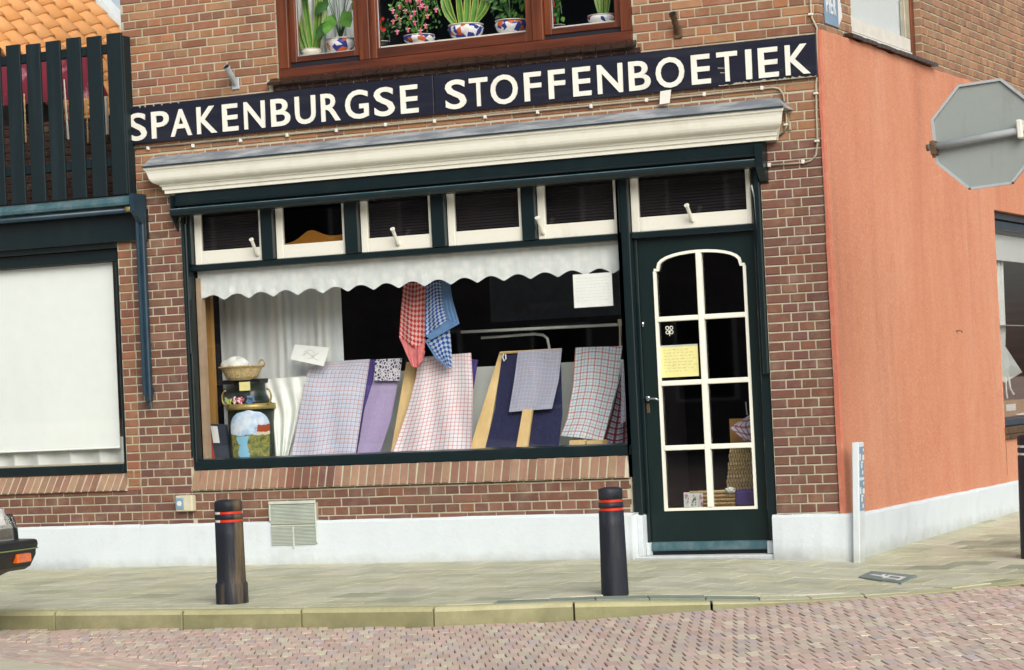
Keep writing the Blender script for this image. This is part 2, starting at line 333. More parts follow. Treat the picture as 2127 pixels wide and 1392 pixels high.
# ------------------------------------------------------------------ mesh helper
class MB:
    def __init__(s): s.v = []; s.f = []; s.m = []; s.c = []; s.uv = {}; s.hasc = False
    def add(s, vs, fs, m=0, c=None, uvs=None):
        b = len(s.v); s.v += [tuple(q) for q in vs]
        for i, f in enumerate(fs):
            s.f.append([b + k for k in f]); s.m.append(m); s.c.append(c)
            if c: s.hasc = True
            if uvs: s.uv[len(s.f) - 1] = [uvs[k] for k in f]
        return s
    def box(s, x0, x1, y0, y1, z0, z1, m=0, c=None):
        v = [(x, y, z) for z in (z0, z1) for y in (y0, y1) for x in (x0, x1)]
        return s.add(v, [(0, 2, 3, 1), (4, 5, 7, 6), (0, 1, 5, 4), (2, 6, 7, 3), (0, 4, 6, 2), (1, 3, 7, 5)], m, c)
    def cbox(s, x0, x1, y0, y1, z0, z1, b=.004, m=0, c=None):      # box with chamfered edges
        v = []
        for (dx, dy, dz) in ((b, b, 0), (b, 0, b), (0, b, b)):
            for z in (z0 + dz, z1 - dz):
                for y in (y0 + dy, y1 - dy):
                    for x in (x0 + dx, x1 - dx): v.append((x, y, z))
        bm = bmesh.new()
        for q in v: bm.verts.new(q)
        bmesh.ops.convex_hull(bm, input=bm.verts)
        bm.verts.index_update()
        vs = [tuple(q.co) for q in bm.verts]; fs = [[q.index for q in f.verts] for f in bm.faces]; bm.free()
        return s.add(vs, fs, m, c)
    def prof(s, pts, x0, x1, axis='x', m=0, caps=True, ends=None):  # profile (a,b) swept along axis; ends = (inset0, inset1) functions
        n = len(pts); v = []
        for k, xx in enumerate((x0, x1)):
            for j, (a, b) in enumerate(pts):
                xe = xx + (ends(k, a, b) if ends else 0)
                v.append((xe, a, b) if axis == 'x' else ((a, xe, b) if axis == 'y' else (a, b, xe)))
        f = [(j, (j + 1) % n, n + (j + 1) % n, n + j) for j in range(n)]
        if caps: f += [tuple(range(n))[::-1], tuple(range(n, 2 * n))]
        return s.add(v, f, m)
    def tube(s, path, r, n=8, m=0, caps=True):
        path = [Vector(p) for p in path]; rs = r if isinstance(r, (list, tuple)) else [r] * len(path)
        v = []; up = None
        for i, p in enumerate(path):
            t = (path[min(i + 1, len(path) - 1)] - path[max(i - 1, 0)]).normalized()
            if up is None:
                up = Vector((0, 0, 1)) if abs(t.z) < .9 else Vector((0, 1, 0))
            a = t.cross(up).normalized(); bb = t.cross(a).normalized(); up = -bb if bb.dot(up) < 0 else bb
            a = t.cross(up).normalized()
            for k in range(n):
                an = 2 * math.pi * k / n; v.append(p + (a * math.cos(an) + up * math.sin(an)) * rs[i])
        f = []
        for i in range(len(path) - 1):
            for k in range(n):
                k2 = (k + 1) % n; f.append((i * n + k, i * n + k2, (i + 1) * n + k2, (i + 1) * n + k))
        if caps: f += [tuple(range(n))[::-1], tuple(range((len(path) - 1) * n, len(path) * n))]
        return s.add(v, f, m)
    def lathe(s, pr, cx, cy, n=16, m=0, sx=1, sy=1):               # pr: (radius, z)
        v = []; f = []
        for r, z in pr:
            for k in range(n):
                a = 2 * math.pi * k / n; v.append((cx + r * math.cos(a) * sx, cy + r * math.sin(a) * sy, z))
        for i in range(len(pr) - 1):
            for k in range(n):
                k2 = (k + 1) % n; f.append((i * n + k, i * n + k2, (i + 1) * n + k2, (i + 1) * n + k))
        f += [tuple(range(n))[::-1], tuple(range((len(pr) - 1) * n, len(pr) * n))]
        uv = [(k / n * 4 % 1, i / len(pr)) for i in range(len(pr)) for k in range(n)]
        return s.add(v, f, m, None, uv)
    def build(s, name, mats, parent=None, smooth=False, local=False):
        me = bpy.data.meshes.new(name); me.from_pydata(s.v, [], s.f)
        if not isinstance(mats, (list, tuple)): mats = [mats]
        for q in mats: me.materials.append(M[q] if isinstance(q, str) else q)
        me.polygons.foreach_set('material_index', s.m)
        if s.hasc:
            at = me.color_attributes.new('Col', 'FLOAT_COLOR', 'CORNER'); d = []
            for c, f in zip(s.c, s.f): d += [*(c or (1, 1, 1)), 1.0] * len(f)
            at.data.foreach_set('color', d)
        if s.uv:
            ul = me.uv_layers.new(name='UV'); d = []
            for i, f in enumerate(s.f):
                for q in (s.uv.get(i) or [(0, 0)] * len(f)): d += [q[0], q[1]]
            ul.data.foreach_set('uv', d)
        if smooth:
            me.polygons.foreach_set('use_smooth', [True] * len(s.f))
        me.validate(); me.update()
        return link(me, name, parent, local)
def link(me, name, parent=None, local=False):
    o = bpy.data.objects.new(name, me); COL.objects.link(o)
    if parent is not None:
        o.parent = parent
        if parent.type == 'EMPTY' and not local:
            o.matrix_parent_inverse = (Matrix.Translation(parent.location) @ parent.rotation_euler.to_matrix().to_4x4()).inverted()
    return o
def thing(name, label, cat, loc=(0, 0, 0), group=None, rot=(0, 0, 0)):
    o = bpy.data.objects.new(name, None); o.empty_display_size = .1; COL.objects.link(o)
    o.location = loc; o.rotation_euler = rot; return tag(o, label, cat, group)
def tag(o, label=None, cat=None, group=None, kind=None):
    if label: o['label'] = label
    if cat: o['category'] = cat
    if group: o['group'] = group
    if kind: o['kind'] = kind
    return o
def sm(a, b, x):
    t = max(0, min(1, (x - a) / (b - a))); return t * t * (3 - 2 * t)

# ------------------------------------------------------------------ bricks
SH = {'pier': [(.20, .095, .068), (.22, .106, .074), (.185, .085, .062), (.23, .102, .066), (.195, .098, .076), (.245, .125, .085), (.17, .08, .066)],
      'upper': [(.34, .165, .085), (.38, .195, .10), (.30, .14, .075), (.36, .20, .11), (.32, .15, .085), (.285, .145, .09), (.39, .18, .09)],
      'side': [(.37, .21, .12), (.40, .23, .13), (.33, .185, .11), (.35, .215, .13), (.30, .18, .115), (.40, .22, .12)],
      'left': [(.33, .14, .08), (.28, .11, .07), (.36, .17, .09), (.25, .095, .065), (.38, .18, .095)],
      'sill': [(.34, .20, .135), (.37, .23, .15), (.31, .165, .115), (.35, .21, .145)],
      'road': [(.66, .50, .41), (.62, .48, .41), (.69, .53, .43), (.66, .56, .45), (.58, .49, .46), (.63, .46, .38), (.70, .62, .48), (.64, .50, .42), (.67, .51, .43), (.65, .53, .45)]}
def shade(pal, r=R):
    c = r.choice(SH[pal]); k = r.uniform(.90, 1.08) if pal == 'road' else r.uniform(.85, 1.12); return (c[0] * k, c[1] * k * r.uniform(.95, 1.05), c[2] * k)
def brick_geo(mb, L, H, col, T=.03, ch=.004, r=R, xf=None, m=0):
    """one brick, its face outward along -y, centred at 0,0 (x,z)"""
    j = lambda a: r.uniform(-a, a)
    f = [(-L / 2 + ch + j(.0012), j(.0012), -H / 2 + ch + j(.0012)), (L / 2 - ch + j(.0012), j(.0012), -H / 2 + ch + j(.0012)),
         (L / 2 - ch + j(.0012), j(.0012), H / 2 - ch + j(.0012)), (-L / 2 + ch + j(.0012), j(.0012), H / 2 - ch + j(.0012))]
    e = [(-L / 2 + j(.0015), ch, -H / 2 + j(.0015)), (L / 2 + j(.0015), ch, -H / 2 + j(.0015)), (L / 2 + j(.0015), ch, H / 2 + j(.0015)), (-L / 2 + j(.0015), ch, H / 2 + j(.0015))]
    b = [(q[0], T, q[2]) for q in e]
    v = f + e + b
    if xf: v = [xf(q) for q in v]
    fs = [(0, 1, 2, 3)] + [(4 + k, 4 + (k + 1) % 4, (k + 1) % 4, k) for k in range(4)] + [(8 + k, 8 + (k + 1) % 4, 4 + (k + 1) % 4, 4 + k) for k in range(4)]
    mb.add(v, fs, m, col)
_var = {}
def brick_mesh(pal, L, H):
    cls = min((.06, .09, .105, .16, .211), key=lambda q: abs(q - L)); k = R.randrange(9); key = (pal, cls, k)
    if key not in _var:
        mb = MB(); brick_geo(mb, cls, .052, shade(pal)); me = bpy.data.meshes.new('brick'); me.from_pydata(mb.v, [], mb.f)
        me.materials.append(M['brick']); at = me.color_attributes.new('Col', 'FLOAT_COLOR', 'CORNER')
        at.data.foreach_set('color', [q for c, f in zip(mb.c, mb.f) for q in [*c, 1.0] * len(f)]); _var[key] = me
    return _var[key], cls
def subtract(rects, hole):
    out = []
    hx0, hx1, hz0, hz1 = hole
    for (a, b, c, d) in rects:
        if a >= hx1 or b <= hx0 or c >= hz1 or d <= hz0: out.append((a, b, c, d)); continue
        if a < hx0: out.append((a, hx0, c, d))
        if b > hx1: out.append((hx1, b, c, d))
        a2, b2 = max(a, hx0), min(b, hx1)
        if c < hz0: out.append((a2, b2, c, hz0))
        if d > hz1: out.append((a2, b2, hz1, d))
    return out
def course_bricks(x0, x1, z0, z1, holes, xph=0.0, pat=None, pitch=.0621, zph=.039, hb=.0525):
    out = []
    k0 = int(math.floor((z0 - zph) / pitch)) - 1; k1 = int(math.ceil((z1 - zph) / pitch)) + 1
    for k in range(k0, k1):
        a = zph + k * pitch + .0048; b = a + hb
        row = []
        if pat:
            x = x0
            for L in pat[k % 2]:
                row.append((x + .0045, x + L - .0045)); x += L
        else:
            st = k % 4
            if st in (0, 2):
                s = xph + (.109 if st == 2 else 0); x = s + math.floor((x0 - s) / .2185) * .2185; L = .2185
            else:
                s = xph + .0546; x = s + math.floor((x0 - s) / .10925) * .10925; L = .10925
            while x < x1:
                row.append((x + .0045 + R.uniform(-.002, .002), x + L - .0045 + R.uniform(-.002, .002))); x += L
        for p, q in row:
            p, q = max(p, x0), min(q, x1); c, d = max(a, z0), min(b, z1)
            if q - p < .02 or d - c < .012: continue
            rs = [(p, q, c, d)]
            for h in holes: rs = subtract(rs, h)
            out += [t for t in rs if t[1] - t[0] > .02 and t[3] - t[2] > .012]
    return out

# ------------------------------------------------------------------ ground
def road_z(x, y): return -.13 + .06 * sm(-1, 2, x)
def pave_z(x, y):
    z = .012 + (.012 * y if y < 0 else .013 * y)
    return z - .060 * sm(-.3, 1.0, x)
KP = [(-14, -3.14), (-9, -3.14), (-3.85, -3.13), (-2.43, -3.12), (-.89, -3.08), (-.18, -2.86), (.46, -2.52), (1.0, -2.30), (1.42, -2.08), (1.75, -1.78), (2.02, -1.35), (2.25, -.8), (2.5, 0.4), (2.75, 3), (3.0, 9)]
def offs(path, d):
    out = []
    for i, p in enumerate(path):
        a = Vector(path[max(i - 1, 0)]); b = Vector(path[min(i + 1, len(path) - 1)]); t = (b - a).normalized()
        out.append((p[0] - t.y * d, p[1] + t.x * d))
    return out
g = MB(); nx, ny = 46, 60
xs = [-400, -120, -60, -30] + [-14 + i * .5 for i in range(44)] + [12, 20, 40, 80, 400]; ys = [-400, -120, -60, -35] + [-22 + i * 1.0 for i in range(46)] + [40, 80, 160, 500]
gv = [(x, y, road_z(x, y) - .035 if y < 12 else road_z(x, y) - .035) for y in ys for x in xs]
W_ = len(xs)
g.add(gv, [(j * W_ + i, j * W_ + i + 1, (j + 1) * W_ + i + 1, (j + 1) * W_ + i) for j in range(len(ys) - 1) for i in range(W_ - 1)])
road = tag(g.build('road', 'road_far', smooth=True), kind='structure')
bed = MB(); bx = [-10 + i * .5 for i in range(31)]; by = [-6.6, -3.0, 0, 5.6]
bed.add([(x, y, road_z(x, y) - .030) for y in by for x in bx], [(j * 31 + i, j * 31 + i + 1, (j + 1) * 31 + i + 1, (j + 1) * 31 + i) for j in range(3) for i in range(30)])
bed.build('sand_bed', 'mortar_dark', road)

# road clinkers: rows across the line of sight, each brick standing away from the camera
def clip_poly(poly, a, b, keep_left=True):
    out = []; ax, ay = a; bx, by = b
    sd_ = lambda p: ((bx - ax) * (p[1] - ay) - (by - ay) * (p[0] - ax)) * (1 if keep_left else -1)
    for i in range(len(poly)):
        p, q = poly[i], poly[(i + 1) % len(poly)]; sp, sq = sd_(p), sd_(q)
        if sp >= 0: out.append(p)
        if (sp >= 0) != (sq >= 0):
            t = sp / (sp - sq); out.append((p[0] + (q[0] - p[0]) * t, p[1] + (q[1] - p[1]) * t))
    return out
def in_region(p):                # on the street side of the kerb
    x, y = p
    for (ax, ay), (bx, by) in zip(KP[:-1], KP[1:]):
        if ax <= x < bx: return y < ay + (by - ay) * (x - ax) / (bx - ax)
    return x >= KP[-1][0]
def project(p):
    v = RW @ (Vector(p) - CAM); return (CX + F_PX * v[0] / -v[2], CY - F_PX * v[1] / -v[2], -v[2])
ang = math.atan2(CAM.y - -3.2, CAM.x - -.3)     # not used for placement from the lens; gives the laying direction of the rows
DV = ray(800, 795); DV = Vector((DV.x, DV.y, 0)).normalized(); DU = Vector((DV.y, -DV.x, 0))
BS = PZ(0, 1327, -.13), PZ(451, 1390, -.13), PZ(0, 1366, -.13), PZ(141, 1390, -.13)
bandA, bandB = (BS[0].x, BS[0].y), (BS[1].x, BS[1].y); slabA, slabB = (BS[2].x, BS[2].y), (BS[3].x, BS[3].y)
side_ = lambda a, b, p: (b[0] - a[0]) * (p[1] - a[1]) - (b[1] - a[1]) * (p[0] - a[0])
cl = []
O = Vector((0, -3.2, 0))
for rj in range(-26, 22):
    for ui in range(-130, 120):
        off = (rj % 2) * .5 + R.uniform(-.04, .04)
        bend = .12 * math.sin(rj * .35)
        c = O + DV * (rj * .212) + DU * ((ui + off + bend * .3) * .0585)
        p = (c.x, c.y)
        if not in_region(p) or c.x > 4.6 or c.y > 5.5: continue
        if side_(bandA, bandB, p) < 0: continue
        px, py, dd = project((c.x, c.y, -.13))
        if px < -260 or px > 2400 or py > 1500: continue
        cl.append((c, DV, .0535, .2085, px, py, dd))
bd = (Vector((*bandB, 0)) - Vector((*bandA, 0))).normalized(); bn = Vector((-bd.y, bd.x, 0))
bw = abs(side_(bandA, bandB, slabA)) / (Vector(bandB) - Vector(bandA)).length
for rj in range(int(bw / .060) + 1):
    for ui in range(-10, 30):
        c = Vector((*bandA, 0)) - bn * (.032 + rj * .060) + bd * ((ui + .5 * (rj % 2)) * .212 - .4)
        px, py, dd = project((c.x, c.y, -.13))
        if px < -300 or px > 2200 or py > 1560: continue
        cl.append((c, bd, .204, .053, px, py, dd))       # laid lengthwise along the band
def clk_geo(mb, w, l, col):
    v = []
    ch = .0022
    for z, i in ((0, ch), (-ch, 0), (-.03, 0)):
        v += [(-w / 2 + i + R.uniform(-.001, .001), -l / 2 + i, z + (R.uniform(-.001, .001) if z == 0 else 0)), (w / 2 - i, -l / 2 + i + R.uniform(-.001, .001), z), (w / 2 - i, l / 2 - i, z), (-w / 2 + i, l / 2 - i + R.uniform(-.001, .001), z)]
    mb.add(v, [(0, 1, 2, 3)] + [(4 * r + 4 + k, 4 * r + 4 + (k + 1) % 4, 4 * r + (k + 1) % 4, 4 * r + k) for r in (0, 1) for k in range(4)], 0, col)
clk_m = []
for k in range(30):
    mb = MB(); clk_geo(mb, .0535, .2085, shade('road')); me = bpy.data.meshes.new('paving_brick'); me.from_pydata(mb.v, [], mb.f)
    me.materials.append(M['clinker']); at = me.color_attributes.new('Col', 'FLOAT_COLOR', 'CORNER')
    at.data.foreach_set('color', [q for c, f in zip(mb.c, mb.f) for q in [*c, 1.0] * len(f)]); clk_m.append(me)
cl.sort(key=lambda t: (not (-10 < t[4] < 2137 and t[5] < 1395), t[6]))
rest = MB()
for i, (c, d, w, l, px, py, dd) in enumerate(cl):
    an = math.atan2(DV.y, DV.x) - math.pi / 2 if w < l else math.atan2(bd.y, bd.x) - math.pi / 2
    z = road_z(c.x, c.y) + R.uniform(-.002, .0015); an += R.uniform(-.02, .02)
    rx, ry = R.uniform(-.008, .008), R.uniform(-.010, .010)
    mt = Matrix.Translation((c.x, c.y, z)) @ Matrix.Rotation(an, 4, 'Z') @ Matrix.Rotation(rx, 4, 'X') @ Matrix.Rotation(ry, 4, 'Y')
    if i < 300:
        o = link(R.choice(clk_m), 'brick', road); o.matrix_local = mt
    else:
        t = MB(); clk_geo(t, .0535, .2085, shade('road')); rest.add([mt @ Vector(q) for q in t.v], t.f, 0); rest.c[-len(t.f):] = t.c; rest.hasc = True
tag(rest.build('bricks', 'clinker', road), kind='stuff')
# light slab beyond the band at the near left corner
sa, sb = Vector((*slabA, 0)), Vector((*slabB, 0)); q0 = sa - bd * 2.2; q1 = sb + bd * 1.2
mb = MB(); tv = [q0, q1, q1 - bn * 1.6, q0 - bn * 1.6]
mb.add([(q.x, q.y, -.128) for q in tv][::1] + [(q.x, q.y, -.16) for q in tv], [(3, 2, 1, 0), (0, 1, 5, 4), (1, 2, 6, 5), (2, 3, 7, 6), (3, 0, 4, 7)], 0, (1, 1, 1))
tag(mb.build('concrete_slab', 'slab'), kind='structure')

# kerb stones
kerb = MB(); ki = offs(KP, .13)
kb = tag(bpy.data.objects.new('kerb', None), kind='structure'); COL.objects.link(kb)
pathlen = []
def along(path, s):
    for a, b in zip(path[:-1], path[1:]):
        L = math.dist(a, b)
        if s <= L: return (a[0] + (b[0] - a[0]) * s / L, a[1] + (b[1] - a[1]) * s / L), ((b[0] - a[0]) / L, (b[1] - a[1]) / L)
        s -= L
    return path[-1], ((b[0] - a[0]) / L, (b[1] - a[1]) / L)
def s_at_x(path, x):
    s = 0
    for a, b in zip(path[:-1], path[1:]):
        if a[0] <= x <= b[0]: return s + math.dist(a, b) * (x - a[0]) / (b[0] - a[0])
        s += math.dist(a, b)
jx = [PZ(px, 1298, -.13).x for px in (163, 417, 652, 915)] + [-.18, .50]
sj = [s_at_x(KP, x) for x in jx]
js = [sj[0] - .86 * k for k in range(6, 0, -1)] + sj + [sj[-1] + .86 * k for k in range(1, 9)]
for a, b in zip(js[:-1], js[1:]):
    mb = MB(); v = []; n = 6; tint = R.uniform(.9, 1.08); tc = (tint, tint, tint * R.uniform(.94, 1.03))
    dz = R.uniform(-.003, .003)
    for i in range(n + 1):
        s = a + .0075 + (b - a - .015) * i / n; p, t = along(KP, s); nn = (-t[1], t[0])
        zt = pave_z(p[0], p[1]) + dz; zb = road_z(*p) - .05
        zt = max(zt, road_z(*p) + .004)
        hh = min(.025, max(.004, (zt - road_z(*p)) * .35))
        for d, z in ((0, zb), (0.004, zt - hh), (.010, zt - hh * .35), (.026, zt), (.118, zt), (.124, zt - .006), (.124, zb)):
            v.append((p[0] + nn[0] * d, p[1] + nn[1] * d, z))
    f = [(i * 7 + k, (i + 1) * 7 + k, (i + 1) * 7 + k + 1, i * 7 + k + 1) for i in range(n) for k in range(6)]
    f += [tuple(range(7)), tuple(range(n * 7, n * 7 + 7))[::-1]]
    mb.add(v, f, 0, tc)
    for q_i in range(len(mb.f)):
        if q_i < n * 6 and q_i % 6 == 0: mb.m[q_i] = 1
    mb.build('kerb_stone', ['kerb', 'kerb_shade_dirt'], kb)

# pavement: bed + tiles
pv = MB(); pin = offs(KP, .02); cols = []
pts = []
for p in pin[1:]:
    n = 14
    for i in range(n + 1):
        y1 = 9.0; y = p[1] + (y1 - p[1]) * i / n; pts.append((p[0], y, pave_z(p[0], y) - .012))
n = 14; K = len(pin) - 1
pv.add(pts, [(a * (n + 1) + i, (a + 1) * (n + 1) + i, (a + 1) * (n + 1) + i + 1, a * (n + 1) + i + 1) for a in range(K - 1) for i in range(n)])
pave = tag(pv.build('pavement', 'mortar_dark'), kind='structure')
kback = offs(KP, .127); kin = offs(KP, .30)
TA = math.radians(3.0); tu = Vector((math.cos(TA), -math.sin(TA), 0)); tvv = Vector((math.sin(TA), math.cos(TA), 0))
special = []
tl = []
T0 = Vector((.96, -1.10, 0))
for i in range(-34, 8):
    for j in range(-8, 22):
        o = T0 + tu * (i * .302 + (.151 if j % 2 else 0)) + tvv * (j * .302)
        poly = [(o + tu * a + tvv * b) for a, b in ((.004, .004), (.298, .004), (.298, .298), (.004, .298))]
        poly = [(q.x, q.y) for q in poly]
        cx, cy = o.x + .15, o.y + .15
        if cx < .38 and cy > .0: continue
        if cy > 6.5 or cx < -9.2: continue
        for a, b in zip(kin[:-1], kin[1:]):
            if len(poly) < 3: break
            if max(q[0] for q in poly) < a[0] - .6 or min(q[0] for q in poly) > b[0] + .6: continue
            poly = clip_poly(poly, a, b, True)
        if len(poly) >= 3:
            ar = abs(sum(poly[k][0] * poly[(k + 1) % len(poly)][1] - poly[(k + 1) % len(poly)][0] * poly[k][1] for k in range(len(poly)))) / 2
            if ar > .004: tl.append((poly, False, False))
# border row of narrow tiles along the kerb
s = 0; tot = sum(math.dist(a, b) for a, b in zip(KP[:-1], KP[1:])); s = sj[0] - 5.0
while s < tot - 3:
    p0, t0 = along(KP, s); p1, t1 = along(KP, s + .297)
    f = lambda p, t, d: (p[0] - t[1] * d, p[1] + t[0] * d)
    tl.append(([f(p0, t0, .137), f(p1, t1, .137), f(p1, t1, .296), f(p0, t0, .296)], False, True)); s += .302
pc = [PZ(px_, py_, -.052) for px_, py_ in ((1783, 1199), (1871, 1210), (1905, 1196), (1809, 1189))]
tl.append(([(q.x, q.y) for q in pc], True, False)); tp_u = (pc[1] - pc[0]); tp_v = (pc[3] - pc[0])
cnt = 0
tl2 = []
for poly, sp, edge in tl:
    cx = sum(q[0] for q in poly) / len(poly); cy = sum(q[1] for q in poly) / len(poly)
    px, py, dd = project((cx, cy, 0)); tl2.append((not (-60 < px < 2190), dd, poly, sp, edge, cx, cy))
tl2.sort(key=lambda t: (t[0], t[1])); restp = MB()
for k, (a_, dd, poly, sp, edge, cx, cy) in enumerate(tl2):
    if sp: col = (.36, .45, .58)
    elif edge: col = (.42, .50, .56) if -.75 < cx < .62 else ((.62, .66, .56) if R.random() < .35 else (.97, .97, .92))
    else:
        k_ = R.uniform(.90, 1.06); col = (k_, k_ * R.uniform(.98, 1.01), k_ * R.uniform(.92, 1.04))
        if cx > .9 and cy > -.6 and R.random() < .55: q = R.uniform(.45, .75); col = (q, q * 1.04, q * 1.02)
        elif R.random() < .03: col = (.74, .77, .72)
    mb = restp if k >= 298 else MB(); n = len(poly); t1, t2 = R.uniform(-.006, .006), R.uniform(-.006, .006); dz = R.uniform(-.002, .002) + (.006 if cx > 1.2 and R.random() < .3 else 0)
    if sp: t1 = t2 = 0; dz = .011
    if not edge and cx < .6: t1 *= .4; t2 *= .4; dz *= .6
    v = []
    for (sh, z) in ((.985, 0), (1, -.004), (1, -.03)):
        for q in poly:
            x = cx + (q[0] - cx) * sh; y = cy + (q[1] - cy) * sh
            v.append((x, y, pave_z(x, y) + z + dz + (x - cx) * t1 + (y - cy) * t2))
    fs = [tuple(range(n))] + [(r * n + n + i, r * n + n + (i + 1) % n, r * n + (i + 1) % n, r * n + i) for r in (0, 1) for i in range(n)]
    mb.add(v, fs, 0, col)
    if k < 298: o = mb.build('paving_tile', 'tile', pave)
    if sp:
        o['label'] = 'blue-grey tile marked with a white pictogram'
        # painted pictogram: long bar, loop and foot
        pm = MB(); c0 = Vector((cx, cy, 0)); zz = pave_z(cx, cy) + .004 + dz
        def strokes(pts, w):
            for a, b in zip(pts[:-1], pts[1:]):
                A = c0 + tp_u * (a[0] / .30) + tp_v * (a[1] / .22); B = c0 + tp_u * (b[0] / .30) + tp_v * (b[1] / .22); t = (B - A).normalized(); nn = Vector((-t.y, t.x, 0)) * w / 2; A -= t * w * .0; B += t * w * .0
                hz = [(q.x, q.y, pave_z(q.x, q.y) + .003 + dz + (q.x - cx) * t1 + (q.y - cy) * t2) for q in (A - nn, B - nn, B + nn, A + nn)]
                pm.add(hz + [(q[0], q[1], q[2] - .002) for q in hz], [(0, 1, 2, 3), (4, 5, 1, 0), (5, 6, 2, 1), (6, 7, 3, 2), (7, 4, 0, 3)])
        strokes([(-.10, -.02), (-.005, -.02)], .03)
        strokes([(.01, -.06), (.01, .05)], .022)
        strokes([(.021, .039), (.095, .039)], .022); strokes([(.021, -.049), (.095, -.049)], .022); strokes([(.106, -.06), (.106, .05)], .022)
        strokes([(-.03, -.005), (-.03, .04)], .02)
        pm.build('painted_mark', 'white_tape', o)
if restp.v: tag(restp.build('paving_tiles', 'tile', pave), kind='stuff')

# ------------------------------------------------------------------ the shop building
XC, WL = .485, -4.87        # right corner, left edge of the upper wall
shop = thing('shop_building', 'brick corner house with green shopfront, cream cornice and orange rendered side wall', 'building', (-2.1, 0, 0))
ZT = 5.4
holes_f = [(-4.43, -1.0, .553, 2.9), (-1.0, .03, -1, 2.9), (-3.56, -.82, 3.475, 4.9)]
def mortar_wall(name, x0, x1, z0, z1, holes, xf, parent, depth=.10, y=.0065):
    rs = [(x0, x1, z0, z1)]
    for h in holes: rs = subtract(rs, h)
    mb = MB()
    for (a, b, c, d) in rs:
        v = [xf(q) for q in ((a, y, c), (b, y, c), (b, y, d), (a, y, d))]; mb.add(v, [(0, 1, 2, 3)])
    for (a, b, c, d) in holes:      # reveals
        c2 = max(c, z0); d2 = min(d, z1); a2, b2 = max(a, x0), min(b, x1)
        for q in (((a2, y, c2), (a2, y + depth, c2), (a2, y + depth, d2), (a2, y, d2)), ((b2, y, d2), (b2, y + depth, d2), (b2, y + depth, c2), (b2, y, c2)), ((a2, y, d2), (a2, y + depth, d2), (b2, y + depth, d2), (b2, y, d2)), ((a2, y, c2), (b2, y, c2), (b2, y + depth, c2), (a2, y + depth, c2))):
            mb.add([xf(k) for k in q], [(0, 1, 2, 3)])
    return mb.build(name, 'mortar', parent)
idf = lambda q: q
sidef = lambda q: (XC - q[1], q[0], q[2])
front = mortar_wall('front_wall', WL, XC - .0065, -.2, ZT, holes_f, idf, shop, .12)
side = mortar_wall('side_wall', 0.0066, 9, 3.38, ZT, [(.71, 2.42, 3.445, 4.9)], sidef, shop, .14)
# bricks
bl = []
def queue(rects, pal, wall, xf, rot, w):
    for r in rects:
        cx, cz = (r[0] + r[1]) / 2, (r[2] + r[3]) / 2; p = xf((cx, 0, cz)); px, py, dd = project(p)
        vis = -20 < px < 2147 and -15 < py < 1400
        bl.append([(r[1] - r[0]) * (r[3] - r[2]) * w / dd ** 2 if vis else 0, r, pal, wall, xf, rot])
pier = [(.165, .1085, .158), (.1075, .1085, .108, .1075)]
RP0, RP1 = .03, .462
q_ = course_bricks(RP0, RP1 + .004, .27, 3.03, [], pat=pier)
queue([r for r in q_ if r[3] < 2.75], 'pier', front, idf, 0, 3)
queue([r for r in q_ if r[3] >= 2.75], 'upper', front, idf, 0, 3)
up = course_bricks(WL + .004, XC - .003, 3.03, ZT, [(-3.561, -.819, 3.45, 4.9), (-3.64, -.79, 3.382, 3.476)], xph=.012)
queue(up, 'upper', front, idf, 0, 1.0)
queue(course_bricks(-4.86, RP0 - .005, 2.70, 3.03, [(-4.42, -.0, 2.2, 2.96)], xph=.012), 'upper', front, idf, 0, .6)
lp = course_bricks(-4.862, -4.433, .30, 2.70, [], xph=-4.862)
queue(lp, 'pier', front, idf, 0, 1.0)
queue(course_bricks(-4.425, -1.0, .30, .553, [], xph=-4.4), 'pier', front, idf, 0, .9)
sb_ = course_bricks(.004, 9.0, 3.405, ZT, [(.705, 2.425, 3.36, 4.9), (.50, 2.66, 3.3, 3.452)], xph=.05)
queue(sb_, 'side', side, sidef, math.pi / 2, .5)
bl.sort(key=lambda t: -t[0])
merged = {}
NB = 0
for (imp, r, pal, wall, xf, rot) in bl:
    cx, cz = (r[0] + r[1]) / 2, (r[2] + r[3]) / 2; L, H = r[1] - r[0], r[3] - r[2]; jy = R.uniform(-.0018, .0012)
    if NB < 250 and imp > 0:
        me, cls = brick_mesh(pal, L, H); o = link(me, 'brick', wall); o.location = xf((cx, jy, cz)); o.scale = (L / cls, 1, H / .052)
        if rot: o.rotation_euler = (0, 0, rot)
        else: o.rotation_euler = (R.uniform(-.006, .006), R.uniform(-.006, .006), R.uniform(-.004, .004))
        NB += 1
    else:
        mb = merged.setdefault(wall.name, (MB(), wall))[0]
        brick_geo(mb, L, H, shade(pal), xf=(lambda q, cx=cx, cz=cz, jy=jy, xf=xf: xf((q[0] + cx, q[1] + jy, q[2] + cz))))
for mb, wall in merged.values(): tag(mb.build('bricks', 'brick', wall), kind='stuff')
# corner returns of the bricks and left reveal of the shop window (bricks seen end-on)
def reveal_bricks(x, y0, y1, z0, z1, pal, wall, name='reveal_bricks'):
    mb = MB()
    k = int(z0 / .0621)
    while k * .0621 + .039 < z1:
        a = .039 + k * .0621 + .0048; k += 1
        if a < z0 or a > z1: continue
        c = shade(pal); mb.add([(x, y0, a), (x, y1, a), (x, y1, a + .0525), (x, y0, a + .0525), (x + .003, y0 + .004, a + .003), (x + .003, y1, a + .003), (x + .003, y1, a + .0495), (x + .003, y0 + .004, a + .0495)], [(4, 5, 6, 7), (0, 1, 5, 4), (3, 7, 6, 2), (0, 4, 7, 3)], 0, c)
    return tag(mb.build(name, 'brick', wall), kind='stuff')
reveal_bricks(-4.43, .004, .10, .70, 2.5, 'pier', front)
